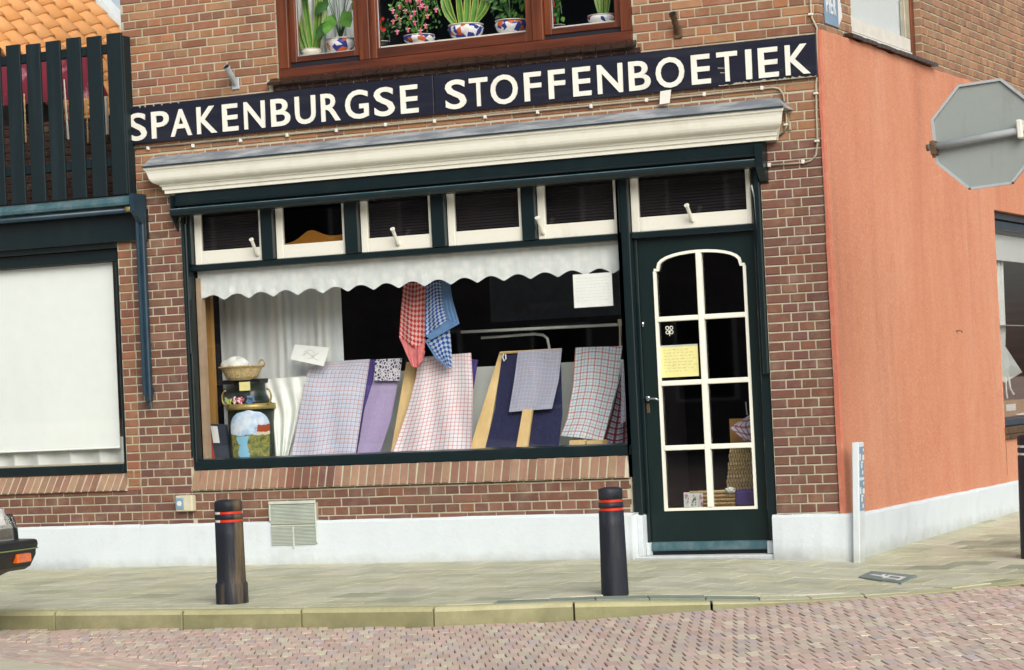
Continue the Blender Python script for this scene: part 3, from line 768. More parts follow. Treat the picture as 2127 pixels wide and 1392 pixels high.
# back, top and far sides of the house
mb = MB(); mb.box(WL, XC - .02, 8.9, 9.0, -.2, ZT); mb.box(WL - .02, XC + .02, -.02, 9.0, ZT + .002, ZT + .15); mb.box(WL + .002, WL + .05, .13, 8.9, -.2, ZT)
mb.build('back_wall', 'mortar', shop)
# sill of leaning header bricks under the display window
sill = MB(); sill.prof([(-.020, .553), (.026, .697), (.12, .697), (.12, .553)], -4.425, -1.0); sillo = sill.build('brick_sill', 'mortar', shop)
x = -4.42; first = 0
while x < -1.05:
    w = .054 + R.uniform(-.003, .003); mb = MB(); c = shade('sill'); 
    if -3.65 < x < -3.3: c = shade('pier')
    o0 = R.uniform(-.003, .002); t = R.uniform(-.004, .004)
    yb, zb_, yt, zt_ = -.027 + o0, .557, .018 + o0, .699 + R.uniform(-.003, .002)
    if x + w > -1.004: break
    e = .0035
    v = [(x, yb + e, zb_), (x + w, yb + e, zb_), (x + w + t, yt + e, zt_), (x + t, yt + e, zt_), (x + e, yb, zb_ + e), (x + w - e, yb, zb_ + e), (x + w + t - e, yt - .0, zt_ - e), (x + t + e, yt, zt_ - e),
         (x, yb + .05, zb_), (x + w, yb + .05, zb_), (x + w + t, yt + .05, zt_), (x + t, yt + .05, zt_)]
    mb.add(v, [(4, 5, 6, 7), (0, 1, 5, 4), (1, 2, 6, 5), (2, 3, 7, 6), (3, 0, 4, 7), (8, 9, 1, 0), (9, 10, 2, 1), (10, 11, 3, 2), (11, 8, 0, 3)], 0, c)
    mb.build('brick', 'brick', sillo); x += .0655
# white rendered plinths
def plinth(name, x0, x1, zt, y=-.03, right_round=.0, side_=False):
    mb = MB(); n = max(8, int((x1 - x0) / .12)); v = []; prof = [(y + .0, -.2), (y, -.02), (y - .002, .12), (y, zt - .018), (y + .006, zt - .005), (y + .016, zt), (.05, zt)]
    for i in range(n + 1):
        x = x0 + (x1 - x0) * i / n
        e = 0
        for k, (a, b) in enumerate(prof):
            wob = R.uniform(-.0025, .0025); en = ((x1 - x) < .001 or (x - x0) < .001) and x > -4.8
            q = (x, a + (wob if k < 5 else 0) + (.008 if en and k < 5 else 0), b + (R.uniform(-.003, .002) if k > 2 else 0)); v.append((XC - q[1], q[0], q[2]) if side_ else q)
    m_ = len(prof)
    f = [(i * m_ + k, (i + 1) * m_ + k, (i + 1) * m_ + k + 1, i * m_ + k + 1) for i in range(n) for k in range(m_ - 1)] + [tuple(range(m_)), tuple(range(n * m_, n * m_ + m_))[::-1]]
    return mb.add(v, f).build(name, 'white_render', shop, smooth=False)
plinth('plinth', -4.87, -1.0, .320)
mb = MB(); mb.prof([(-.028, -.2), (-.026, .300), (-.01, .316), (.10, .316), (.10, -.2)], -1.0, -.965, ends=lambda k, a, b: (0 if k == 0 else (-.02 if a < -.02 else (.0 if a < .05 else .03)))); mb.build('plinth_return', 'white_render', shop)
plinth('plinth', .004, .552, .281)
plinth('plinth', .034, 9, .266, y=-.047, side_=True)
mb = MB(); mb.box(.4, .5315, .0, .034, -.2, .262); mb.build('plinth_corner', 'white_render', shop)
# orange render on the side, wrapping the corner
pl = MB(); nz, ny_ = 40, 44; y0s, y1s = -.006, 9.0
ysg = [y0s + (4.19 - y0s) * i / 28 for i in range(29)]; zsg = [.255 + (3.408 - .255) * j / 30 for j in range(31)]
def pcell(ya, yb, za, zb, thick):
    pl.box(XC - .06, XC + thick, ya, yb, za, zb)
v = []; jit = {}
def pq(y, z):
    k = (round(y, 3), round(z, 3))
    if k not in jit: jit[k] = (R.uniform(-.0015, .0015), R.uniform(-.006, .006) if z > 3.4 else 0)
    a = jit[k]; return (XC + .018 + .012 * sm(3, 1, z) * 0 + a[0] + .006 * math.sin(y * 2.1 + z * 1.7), y, z + a[1])
G = [[pq(y, z) for z in zsg] for y in ysg]
vv = [q for c in G for q in c]; nzg = len(zsg)
pl.add(vv, [(i * nzg + j, (i + 1) * nzg + j, (i + 1) * nzg + j + 1, i * nzg + j + 1) for i in range(28) for j in range(nzg - 1)])
edge = []
for j, z in enumerate(zsg):
    a = G[0][j]; edge.append([(a[0], a[1], z), (a[0] - .012, a[1] - .012, z), (.466 + R.uniform(-.004, .003), a[1] - .012, z), (.466, .02, z)])
ev = [q for c in edge for q in c]
pl.add(ev, [(j * 4 + k, (j + 1) * 4 + k, (j + 1) * 4 + k + 1, j * 4 + k + 1) for j in range(nzg - 1) for k in range(3)], 1)
tv_ = [(G[i][-1], (XC - .02, G[i][-1][1], 3.402)) for i in range(29)]; pl.add([q for p in tv_ for q in p], [(2 * i, 2 * i + 2, 2 * i + 3, 2 * i + 1) for i in range(28)])
# above, below and beyond the side shop window
pl.add([(XC + .02, 4.19, 2.43), (XC + .02, 9, 2.43), (XC + .02, 9, 3.408), (XC + .02, 4.19, 3.408), (XC - .15, 4.19, 2.43), (XC - .15, 9, 2.43), (XC - .1, 9, 3.408)], [(0, 1, 2, 3), (4, 5, 1, 0), (3, 2, 6)])
pl.add([(XC + .02, 4.19, .255), (XC + .02, 9, .255), (XC + .02, 9, .60), (XC + .02, 4.19, .60), (XC - .15, 4.19, .60), (XC - .15, 9, .60)], [(0, 1, 2, 3), (3, 2, 5, 4)])
pl.add([(XC + .02, 6.6, .60), (XC + .02, 9, .60), (XC + .02, 9, 2.43), (XC + .02, 6.6, 2.43), (XC - .15, 6.6, .6), (XC - .15, 6.6, 2.43)], [(0, 1, 2, 3), (0, 3, 5, 4)])
pl.add([(XC + .018, 4.19, .60), (XC - .15, 4.19, .60), (XC - .15, 4.19, 2.43), (XC + .018, 4.19, 2.43)], [(0, 1, 2, 3)])
pl.build('orange_render', ['plaster', 'plaster_edge'], shop, smooth=False)
mb = MB(); hk = PX(1985, 688, XC + .02); mb.tube([hk, hk + Vector((.02, .03, .004)), hk + Vector((.03, .06, -.002)), hk + Vector((.03, .07, -.012))], .004, 6); mb.build('wall_hook', 'rust', shop)

# cornice: cream cyma moulding, lead on top
cy = [(-.060, 2.716), (-.080, 2.716), (-.082, 2.741), (-.094, 2.744), (-.097, 2.768), (-.108, 2.771), (-.111, 2.780), (-.128, 2.786), (-.146, 2.795), (-.160, 2.808), (-.169, 2.824), (-.175, 2.843), (-.180, 2.862), (-.188, 2.880), (-.199, 2.890), (-.201, 2.905), (.004, 2.905), (.004, 2.716)]
def miter(k, a, b): return (-1 if k == 0 else 1) * max(0, (-.06 - a)) * .82
mb = MB(); mb.prof(cy, -4.483, .165, ends=miter); mb.build('cornice', 'cream', shop)
mb = MB(); fl = [(-.210, 2.9065), (-.212, 2.916), (-.205, 2.922), (.002, 3.000), (.002, 2.9065)]
n = 26; v = []
for i in range(n + 1):
    x = -4.602 + (.282 + 4.602) * i / n; sgn = -1 if i == 0 else (1 if i == n else 0)
    for a, b in fl: v.append((x + sgn * 0 + (-.05 if i == 0 else (-.10 if i == n else 0)) * (1 if a > -.1 and b > 2.95 else 0), a + (R.uniform(-.003, .003) if a < -.1 else 0), b + (R.uniform(-.003, .003) if b > 2.91 else 0)))
mb.add(v, [(i * 5 + k, (i + 1) * 5 + k, (i + 1) * 5 + (k + 1) % 5, i * 5 + (k + 1) % 5) for i in range(n) for k in range(5)] + [(0, 1, 2, 3, 4)[::-1], tuple(n * 5 + k for k in range(5))])
mb.build('lead_flashing', 'lead', shop)
mb = MB(); mb.tube([(-4.60, -.212, 2.911), (.284, -.212, 2.913)], .0065, 6); mb.build('flashing_edge', 'lead_dark', shop)

# awning cassette above the shop front
mb = MB(); mb.prof([(-.055, 2.630), (-.055, 2.712), (.028, 2.712), (.028, 2.630)], -4.43, .075)
mb.prof([(-.066, 2.622), (-.070, 2.636), (-.0555, 2.644), (-.0555, 2.622)], -4.43, .075)
mb.prof([(-.02, 2.598), (-.02, 2.6295), (.028, 2.6295), (.028, 2.598)], -4.42, .07)
can = mb.build('awning_cassette', 'green', shop)
mb = MB(); mb.prof([(-.03, 2.545), (-.105, 2.550), (-.118, 2.562), (-.122, 2.580), (-.118, 2.594), (-.104, 2.600), (-.06, 2.597), (-.03, 2.590)], -4.44, .035); mb.build('awning_rail', 'green', can)
mb = MB(); mb.tube([(-4.44, -.110, 2.594), (.035, -.110, 2.594)], .007, 6); mb.build('painted_rail_highlight', 'teal', can)  # added bead in lighter paint, standing for the highlight along the rail
for x0, x1 in ((-4.447, -4.441), (.036, .088)):
    mb = MB(); mb.prof([(-.10, 2.55), (-.10, 2.70), (.0, 2.70), (.0, 2.44), (-.03, 2.46)], x0, x1); mb.build('end_bracket', 'green', can)

# shop front frame
fr = MB(); fr.prof([(.030, .703), (.030, .752), (.050, .772), (.094, .782), (.13, .782), (.13, .703)], -4.402, -.992)
fro = fr.build('shopfront_frame', 'green', shop)
for nm_, q_, bv in (('post', (-4.47, -4.402, .040, .12, .703, 2.69), .006), ('awning_guide', (-4.427, -4.392, .010, .0395, 1.55, 2.50), .006), ('transom_rail', (-4.40, -.992, .055, .12, 2.148, 2.192), .006),
                    ('mullion', (-.990, -.926, .035, .14, .30, 2.69), .006), ('door_rebate', (-.925, -.902, .095, .16, .11, 2.149), .004), ('door_rebate', (-.0695, .040, .095, .16, .11, 2.149), .004),
                    ('post', (-.045, .028, .030, .0945, .12, 2.69), .006), ('transom_rail', (-.924, -.046, .055, .14, 2.150, 2.190), .006), ('head_rail', (-4.401, -.991, .060, .12, 2.6715, 2.711), .004), ('head_rail', (-.925, -.046, .060, .12, 2.6715, 2.711), .004)) + tuple(('mullion', (a, b, .040, .12, 2.1925, 2.671), .006) for a, b in ((-3.785, -3.681), (-3.102, -2.99), (-2.414, -2.305), (-1.721, -1.616), (-1.013, -.9905), (-4.4, -4.366))):
    mb = MB(); mb.cbox(*q_, bv); mb.build(nm_, 'green', fro)

mb = MB(); mb.tube([(-4.43, .02, 2.545), (-4.412, -.005, 2.40), (-4.409, .0, 1.2), (-4.409, .0, .8)], .011, 6); mb.build('awning_guide_rail', 'green', shop)
mb = MB(); mb.cbox(-.010, .026, -.02, .029, 1.20, 2.545, .006); mb.build('awning_guide_rail', 'green', shop)
mb = MB(); mb.tube([(-.03, -.01, 2.44), (-.022, .02, 2.36), (-.018, .026, 2.20)], .006, 6); mb.build('awning_strap', 'rod', shop)
# upper lights
TL = [(-4.364, -3.787), (-3.679, -3.104), (-2.988, -2.416), (-2.303, -1.723), (-1.614, -1.015), (-.924, -.069)]
for k, (a, b) in enumerate(TL):
    mb = MB(); z0, z1 = 2.193, 2.670; y = .078
    w = .055; w2 = .034
    mb.cbox(a, a + w, y, .112, z0, z1, .004); mb.cbox(b - w2, b, y, .112, z0, z1, .004)
    mb.cbox(a + w, b - w2, y + .001, .112, z0, z0 + .098, .004); mb.cbox(a + w, b - w2, y + .001, .112, z1 - .04, z1, .004)
    sash = mb.build('top_light', 'white_paint', shop)
    mb = MB(); mb.box(a + w, b - w2, .094, .098, z0 + .098, z1 - .04); mb.build('pane', 'glass_dark', sash)
for px, py, dx, ln in ((533, 515, -1, .115), (826, 493, -1, .115), (1127, 470, 0, .11), (1437, 444, -1, .125)):
    mb = MB(); c = P(px, py + 12, .06); tip = P(px - 11, py - 18, -.03)
    mb.tube([c + Vector((.0, .015, -.01)), c, tip], .0125, 10, caps=False); mb.tube([tip + (tip - c) * .001, tip + (c - tip).normalized() * .008], .017, 10)
    mb.tube([tip + (tip - c).normalized() * .002, tip], .008, 8, m=1)
    mb.build('flag_socket', ['white_paint', 'rod'], shop, smooth=False)
# dark slatted blind behind the upper lights
for a, b in ((-4.36, -3.78), (-2.985, -.93), (-.92, -.08)):
    mb = MB(); z = 2.20
    while z < 2.70: mb.prof([(.150, z), (.146, z + .004), (.154, z + .0185), (.158, z + .0145)], a, b); z += .0205
    tag(mb.build('slatted_blind', 'slat_dark'), {-4.36: 'dark slatted blind behind the leftmost small upper window', -2.985: 'long dark slatted blind behind the third to fifth small upper windows', -.92: 'dark slatted blind behind the small window over the door'}[a], 'blind')
# display glass
mb = MB(); mb.box(-4.402, -.990, .098, .104, .782, 2.148); mb.build('display_window_pane', 'glass', shop)
# door
door = MB()
def slab_with_arch(mb, x0, x1, z0, z1, gx0, gx1, gz0, gz1, arch, y0, y1, m=0):
    """door leaf as four pieces round an arched opening"""
    mb.box(x0, gx0, y0, y1, z0, z1, m); mb.box(gx1, x1, y0, y1, z0, z1, m); mb.box(gx0, gx1, y0, y1, z0, gz0, m)
    n = len(arch)
    for i in range(n - 1):
        (ax, az), (bx, bz) = arch[i], arch[i + 1]
        mb.add([(ax, y0, az), (bx, y0, bz), (bx, y0, z1), (ax, y0, z1), (ax, y1, az), (bx, y1, bz), (bx, y1, z1), (ax, y1, z1)], [(0, 1, 2, 3), (4, 7, 6, 5), (0, 4, 5, 1)], m)
GX0, GX1, GZ0, GS = -.797, -.140, .316, 1.936
arch = [(GX0, GS), (GX0 + .035, GS)]
xc = (GX0 + GX1) / 2; hw = (GX1 - GX0) / 2 - .035
for i in range(15):
    a = math.pi * (1 - i / 14); arch.append((xc + hw * math.cos(a), GS + .012 + .096 * math.sin(a) ** .8 if 0 < i < 14 else GS + .012))
arch += [(GX1 - .035, GS), (GX1, GS)]
slab_with_arch(door, -.901, -.0705, .112, 2.148, GX0, GX1, GZ0, GS, arch, .115, .155)
dr = door.build('door', 'green_door', shop)
mb = MB()
def ribbon(mb, pts, w, y0, y1):
    P2 = [Vector(p) for p in pts]; L = []; Rr = []
    for i, p in enumerate(P2):
        t = (P2[min(i + 1, len(P2) - 1)] - P2[max(i - 1, 0)]).normalized(); nn = Vector((-t.y, t.x)) * w / 2; L.append(p + nn); Rr.append(p - nn)
    v = [(q.x, y, q.y) for y in (y0, y1) for s_ in (L, Rr) for q in s_]; n = len(P2)
    f = []
    for i in range(n - 1):
        f += [(i, i + 1, n + i + 1, n + i), (2 * n + i, 3 * n + i, 3 * n + i + 1, 2 * n + i + 1), (i, 2 * n + i, 2 * n + i + 1, i + 1), (n + i, n + i + 1, 3 * n + i + 1, 3 * n + i)]
    f += [(0, n, 3 * n, 2 * n), (n - 1, 3 * n - 1, 4 * n - 1, 2 * n - 1)]
    mb.add(v, f)
ar2 = [(p[0], p[1] - .004) for p in arch[1:-1]]
ribbon(mb, [(GX0 + .006, GS - .004), (GX0 + .035, GS - .004)] + ar2[1:-1] + [(GX1 - .035, GS - .004), (GX1 - .006, GS - .004)], .019, .104, .125)
mb.box(GX0 - .001, GX0 + .019, .106, .125, GZ0, GS - .012); mb.box(GX1 - .019, GX1 + .001, .106, .125, GZ0, GS - .012); mb.box(GX0 + .019, GX1 - .019, .106, .125, GZ0, GZ0 + .019)
mb.build('glazing_bead', 'cream', dr)
zb = [GZ0 + .019, .737, 1.170, 1.600, 2.028]
mb = MB(); mb.cbox(xc - .019, xc + .019, .098, .135, GZ0 + .019, 2.036, .004); mb.build('glazing_bar', 'cream', dr)
for z in zb[1:4]:
    for a, b in ((GX0 + .019, xc - .0195), (xc + .0195, GX1 - .019)):
        mb = MB(); mb.cbox(a, b, .100, .134, z - .017, z + .017, .004); mb.build('glazing_bar', 'cream', dr)
for (a, b) in ((GX0 + .002, xc), (xc, GX1 - .002)):
    for z0, z1 in zip(zb[:-1], zb[1:]):
        if z1 > 2:
            top = [q for q in ([(GX0 + .002, GS)] + arch[1:9] if a < xc - .1 else arch[9:-1] + [(GX1 - .002, GS)])]
            top = [(min(max(q[0], a), b), q[1]) for q in top]
            pts = [(a, z0)] + [(top[i][0], top[i][1]) for i in range(len(top))] + ([(b, 2.044), (b, z0)] if a < xc - .1 else [(b, z0)])
            if a > xc - .1: pts = [(a, z0), (a, 2.044)] + top + [(b, z0)]
            n = len(pts); mb = MB(); mb.add([(p[0], .128, p[1]) for p in pts] + [(p[0], .131, p[1]) for p in pts], [tuple(range(n)), tuple(range(n, 2 * n))[::-1]])
        else:
            mb = MB(); mb.box(a, b, .128, .131, z0, z1)
        mb.build('pane', 'glass', dr)
mb = MB(); mb.prof([(.098, .050), (.092, .058), (.102, .106), (.114, .111), (.150, .111), (.150, .050)], -.900, -.0715); mb.build('weather_board', 'teal', dr)
mb = MB(); c = P(1343, 828, .09); mb.lathe([(.001, 0), (.016, .001), (.020, .006), (.016, .011), (.001, .012)], 0, 0, 12)
mb.v = [(c.x + q[0], .114 - q[2], c.z + q[1]) for q in mb.v]
mb.tube([(c.x, .108, c.z), (c.x, .070, c.z), (c.x + .015, .062, c.z), (c.x + .075, .062, c.z - .002), (c.x + .095, .064, c.z - .012)], [.009, .008, .008, .007, .006], 8); mb.build('handle', 'chrome', dr, smooth=True)
mb = MB(); mb.cbox(c.x - .012, c.x + .012, .108, .1145, c.z - .10, c.z - .035, .003); mb.build('keyhole_plate', 'rust', dr)
mb = MB(); c = P(1334, 674, .1); mb.lathe([(.001, 0), (.013, .001), (.015, .006), (.008, .012), (.001, .013)], 0, 0, 12); mb.v = [(c.x + q[0] * .8, .114 - q[2], c.z + q[1] * 1.5) for q in mb.v]; mb.build('door_lock', 'chrome', dr, smooth=True)
mb = MB(); mb.cbox(-.990, .028, -.010, .16, -.10, .022, .008); mb.build('threshold', 'white_render', shop)
for q_ in ((-.925, -.901, .06, .15, .0225, .108), (-.069, -.02, .06, .15, .0225, .108), (-.964, -.927, .02, .15, .0225, .295)):
    mb = MB(); mb.cbox(*q_, .004); mb.build('stone_block', 'white_render', shop)
mb = MB(); mb.box(-.9, -.07, .12, .15, .0225, .0485); mb.build('door_gap', 'black', shop)
# notices on the door glass
mb = MB(); a, b = P(1369, 722, .126), P(1452, 781, .126); mb.box(a.x, b.x, .124, .1262, b.z, a.z)
nt_ = thing('yellow_notice', 'yellow handwritten notice on the door glass under the white clover', 'notice', ((a.x + b.x) / 2, .125, b.z)); mb.build('sheet', 'yellow_paper', nt_)
mb = MB()
rr = random.Random(3)
for i in range(8):
    z = a.z - .022 - i * .0205; x = a.x + .028 + rr.uniform(0, .008)
    while x < b.x - .03 - (.06 if i in (0, 7) else 0):
        w = rr.uniform(.012, .034)
        for k in range(int(w / .004)): mb.box(x + k * .004, x + k * .004 + .0024, .1232, .1236, z - rr.uniform(0, .003), z + rr.uniform(.003, .007))
        x += w + .008
tag(mb.build('handwriting', 'ink', nt_), kind='stuff')
mb = MB(); mb.box(a.x, b.x, .1225, .1262, a.z + .0005, a.z + .011); mb.build('hanging_strip', 'rod', nt_)
mb = MB(); c = P(1390.5, 687, .126)
for dx, dz in ((-1, 1), (1, 1), (-1, -1), (1, -1)):
    for i in range(14):
        t0, t1 = 2 * math.pi * i / 14, 2 * math.pi * (i + 1) / 14; cx_, cz_ = c.x + dx * .0145, c.z + dz * .0145 + .004
        mb.add([(cx_ + r * math.cos(t), .1255, cz_ + r * math.sin(t)) for t in (t0, t1) for r in (.0085, .0135)] + [(cx_ + r * math.cos(t), .127, cz_ + r * math.sin(t)) for t in (t0, t1) for r in (.0085, .0135)], [(0, 1, 3, 2), (1, 5, 7, 3), (0, 2, 6, 4)])
mb.box(c.x - .002, c.x + .002, .1253, .1268, c.z - .036, c.z + .004)
tag(mb.build('clover_sticker', 'white_paint'), 'small white four-leaf clover outline on the door pane above the yellow notice', 'sticker')

# conduits
def conduit(pts, r=.0065, mat='pvc', clips=(), name='conduit'):
    mb = MB(); mb.tube(pts, r, 8); o = mb.build(name, mat, shop, smooth=True)
    for cpt, ax in clips:
        m2 = MB(); w, h = (.010, .013) if ax == 'x' else (.016, .007)
        m2.cbox(cpt[0] - w, cpt[0] + w, -.026, -.001, cpt[2] - h, cpt[2] + h, .003); m2.build('clip', 'pvc_white', o)
def cp(px, py, Y=-.013): return tuple(P(px, py, Y))
conduit([cp(269, 309), cp(600, 279), cp(1000, 241), cp(1400, 203), cp(1606, 182), cp(1618, 184), cp(1627, 196), (cp(1631, 212)[0], -.03, cp(1631, 212)[2])],
        clips=[(cp(x, y), 'x') for x, y in ((308, 308), (401, 303), (500, 292), (597, 281), (699, 271), (801, 259), (903, 252), (1008, 243), (1117, 233), (1228, 221), (1343, 208), (1463, 196), (1583, 183))])
conduit([cp(1682, -25), cp(1685, 28), cp(1687, 38), cp(1697, 58), cp(1698, 150), cp(1695, 175), cp(1696, 240), cp(1698, 298), cp(1695, 322), cp(1684, 334), cp(1668, 338), cp(1578, 345)],
        clips=[(cp(1684, 30), 'z'), (cp(1695, 194), 'z'), (cp(1697, 293), 'z'), (cp(1668, 336), 'x'), (cp(1598, 343), 'x')])
conduit([cp(1632, 222), cp(1633, 240), cp(1634, 262), cp(1630, 272)], .0065, clips=[(cp(1633, 259), 'z')])
conduit([cp(1631, 271), cp(1622, 281), cp(1606, 286), cp(1590, 290), cp(1583, 300), cp(1580, 330)], .006, 'slate_blue', name='cable')
mb = MB(); c = P(1641, 262, -.01); mb.cbox(c.x - .007, c.x + .007, -.02, 0, c.z - .028, c.z + .028, .003); mb.build('cable_terminal', 'pvc', shop)
# wall brackets (flag pole holders)
for (tx, ty), (bx, by), mt, lb in (((470, 138), (489, 176), 'galv', 'grey'), ((1397, 29), (1408, 69), 'rust', 'rusty')):
    b = P(bx, by, -.01); t = P(tx, ty, -.14); mb = MB(); mb.tube([b + Vector((0, .01, 0)), t], .021, 12, caps=False)
    mb.tube([t, t + (b - t) * .08], .0255, 12, caps=False); mb.tube([t + (b - t) * .02, t + (b - t) * .03], .020, 12, m=1)
    mb.cbox(b.x - .030, b.x + .030, -.014, -.001, b.z - .035, b.z + .05, .004)
    o = mb.build('flagpole_holder', [mt, 'black'], smooth=False)
    tag(o, 'grey steel tube holder on the brick wall above the letters PAK' if lb == 'grey' else 'rusty brown tube holder on the brick wall above the letters BOE', 'flagpole holder', 'flagpole holders on the brick front')
# socket box
a, b = P(361, 1036, -.06), P(392, 1061, -.06)
sb2 = thing('socket_box', 'beige outdoor socket box with blue front beside the left end of the brick sill', 'socket box', (a.x, -.03, b.z))
mb = MB(); mb.cbox(a.x + .01, b.x + .03, -.058, -.001, b.z - .004, a.z + .02, .006); mb.build('housing', 'beige_box', sb2)
mb = MB(); mb.cbox(a.x + .015, a.x + .085, -.066, -.0585, b.z + .012, a.z + .004, .003); fp = mb.build('front_plate', 'blue_label', sb2)
mb = MB(); mb.lathe([(.001, 0), (.019, .001), (.019, .006), (.007, .007), (.006, .002), (.001, .002)], 0, 0, 14); c = (a.x + .05, (a.z + b.z) / 2 + .008); mb.v = [(c[0] + q[0], -.0665 - q[2], c[1] + q[1]) for q in mb.v]; mb.build('socket', 'pvc_white', fp)
# vent grille
a, b = P(558, 1042, -.04), P(660, 1136, -.04); vx0, vx1, vz0, vz1 = a.x, b.x, b.z, a.z
vg = thing('vent_grille', 'white louvred vent grille set across brick and white plinth below the shop window', 'vent', (vx0, -.03, vz0))
mb = MB(); mb.box(vx0 + .01, vx1 - .005, -.036, -.001, vz0 + .02, vz1 - .015); mb.build('backing', 'pvc', vg)
mb = MB(); mb.cbox(vx0, vx1, -.052, -.0365, vz1 - .022, vz1, .004); mb.cbox(vx0, vx0 + .012, -.046, -.0365, vz0 + .19, vz1 - .0225, .003); mb.cbox(vx1 - .012, vx1, -.046, -.0365, vz0 + .03, vz1 - .0225, .003)
mb.cbox(vx0 + .0125, vx1 - .0125, -.047, -.0365, vz0 + .148, vz0 + .158, .002); mb.cbox((vx0 + vx1) / 2 - .006, (vx0 + vx1) / 2 + .006, -.047, -.0365, vz0 - .005, vz0 + .1475, .002); mb.build('grille_frame', 'vent_paint', vg)
zz = vz0 + .02
while zz < vz1 - .03:
    if abs(zz - (vz0 + .153)) > .012:
        mb = MB(); mb.prof([(-.0445, zz), (-.0465, zz + .002), (-.0385, zz + .0075), (-.0375, zz + .0055)], vx0 + .0125, vx1 - .0125); mb.build('slat', 'vent_paint', vg)
    zz += .0098

# upper window of brown hardwood
UF = MB(); WX0, WX1, WZ = -3.556, -.824, 3.476; ZU = 4.9
uw = MB()
uw.cbox(WX0, WX1, .008, .11, ZU - .03, ZU + .02, .005)
upw = uw.build('upper_window', 'timber_h', shop)
for a, b in ((WX0, WX0 + .085), (WX1 - .085, WX1), (-2.900, -2.815), (-1.560, -1.478)):
    mb = MB(); mb.cbox(a, b, .010, .10, WZ + .0645, ZU - .031, .005); mb.build('post', 'timber', upw)
mb = MB(); mb.cbox(WX0, WX1, .006, .11, WZ, WZ + .064, .005); mb.build('bottom_rail', 'timber_h', upw)
for (a, b, y, zb0, rail, gap) in ((WX0 + .086, -2.9005, .038, .105, .042, 1), (-2.8145, -1.5605, .022, .067, .072, 0), (-1.4775, WX1 - .086, .038, .10, .042, 1)):
    z0 = WZ + zb0
    if gap:
        mb = MB(); mb.box(a, b, .05, .10, WZ + .0645, z0 - .0005); mb.build('rebate_gap', 'dark_gap', upw)
    mb = MB(); mb.cbox(a, a + .05, y, .09, z0, ZU - .032, .004); sa_ = mb.build('sash', 'timber', upw); mb = MB(); mb.cbox(b - .05, b, y, .09, z0, ZU - .032, .004); mb.build('stile', 'timber', sa_)
    mb = MB(); mb.cbox(a + .0502, b - .0502, y + .001, .09, z0, z0 + rail, .004); mb.build('sash_rail', 'timber_h', sa_)
    mb = MB(); mb.box(a + .05, b - .05, .066, .072, z0 + rail, ZU - .032); mb.build('pane', 'glass', sa_)
    mb = MB(); mb.box(a + .05, b - .05, .060, .0655, z0 + rail, z0 + rail + .006); mb.box(a + .05, a + .055, .060, .0655, z0 + rail + .006, ZU - .032); mb.build('glazing_seal', 'galv', sa_)
# dark tile sill under it
ts = MB(); ts.box(-3.60, -.80, -.004, .05, 3.405, 3.440); tso = ts.build('tile_sill', 'mortar_dark', shop)
x = -3.62
while x < -.80:
    w = .106; mb = MB(); dz = R.uniform(-.002, .002)
    mb.prof([(-.055, 3.425 + dz), (-.055, 3.446 + dz), (.004, 3.4745), (.004, 3.441)], x, min(x + w, -.795)); mb.build('sill_tile', 'tile_brown', tso); x += .111
x = -3.60
while x < -.85:
    w = .1015; mb = MB(); brick_geo(mb, w, .036, (.045, .022, .016), xf=lambda q, x=x: (x + .05 + q[0], q[1] - .006, 3.403 + q[2])); mb.build('sill_brick', 'brick', tso); x += .1093

# street name plate on the corner, side wall window
sp_ = thing('street_sign', 'blue street name plate reading PIER with a white arrow end, round the corner', 'street sign', (XC, .26, 3.5))
sx = XC + .004
mb = MB(); mb.box(sx, sx + .004, .105, .400, 3.465, 3.80); mb.build('plate', 'blue_label', sp_)
mb = MB(); y0_ = .375; mb.add([(sx + .006, .30 + .08, 3.47), (sx + .006, .47, 3.545), (sx + .006, .46, 3.60), (sx + .006, .40, 3.76), (sx + .006, .385, 3.70), (sx + .0001, .38, 3.47), (sx + .0001, .47, 3.545), (sx + .0001, .46, 3.60), (sx + .0001, .40, 3.76), (sx + .0001, .385, 3.70)], [(0, 1, 2, 3, 4), (0, 5, 6, 1), (1, 6, 7, 2), (2, 7, 8, 3)]); mb.build('arrow', 'white_tape', sp_)
def text_mesh(s, size=1.0, off=.0, ext=.01, res=4):
    cu = bpy.data.curves.new('t', 'FONT'); cu.body = s; cu.size = size; cu.offset = off; cu.extrude = ext; cu.resolution_u = res
    o = bpy.data.objects.new('t', cu); COL.objects.link(o); bpy.context.view_layer.update()
    me = bpy.data.meshes.new_from_object(o.evaluated_get(bpy.context.evaluated_depsgraph_get())); bpy.data.objects.remove(o); bpy.data.curves.remove(cu); return me
def fit_text(s, a0, a1, z0, z1, fn, name, mat, parent, off=.02, depth=.01):
    me = text_mesh(s, 1.0, off, .5); xs_ = [v.co.x for v in me.vertices]; ys_ = [v.co.y for v in me.vertices]
    mx, Mx, my, My = min(xs_), max(xs_), min(ys_), max(ys_)
    for v in me.vertices:
        u = a0 + (v.co.x - mx) / (Mx - mx) * (a1 - a0); w = z0 + (v.co.y - my) / (My - my) * (z1 - z0); d = v.co.z * depth
        v.co = fn(u, d, w)
    me.materials.clear(); me.materials.append(M[mat]); me.name = name
    return link(me, name, parent)
for ch, a, b in (('P', .135, .185), ('I', .200, .212), ('E', .228, .275), ('R', .292, .345)):
    fit_text(ch, a, b, 3.540, 3.655, lambda u, d, w: (sx + .0055 + d, u, w), 'letter', 'white_tape', sp_, depth=.002)
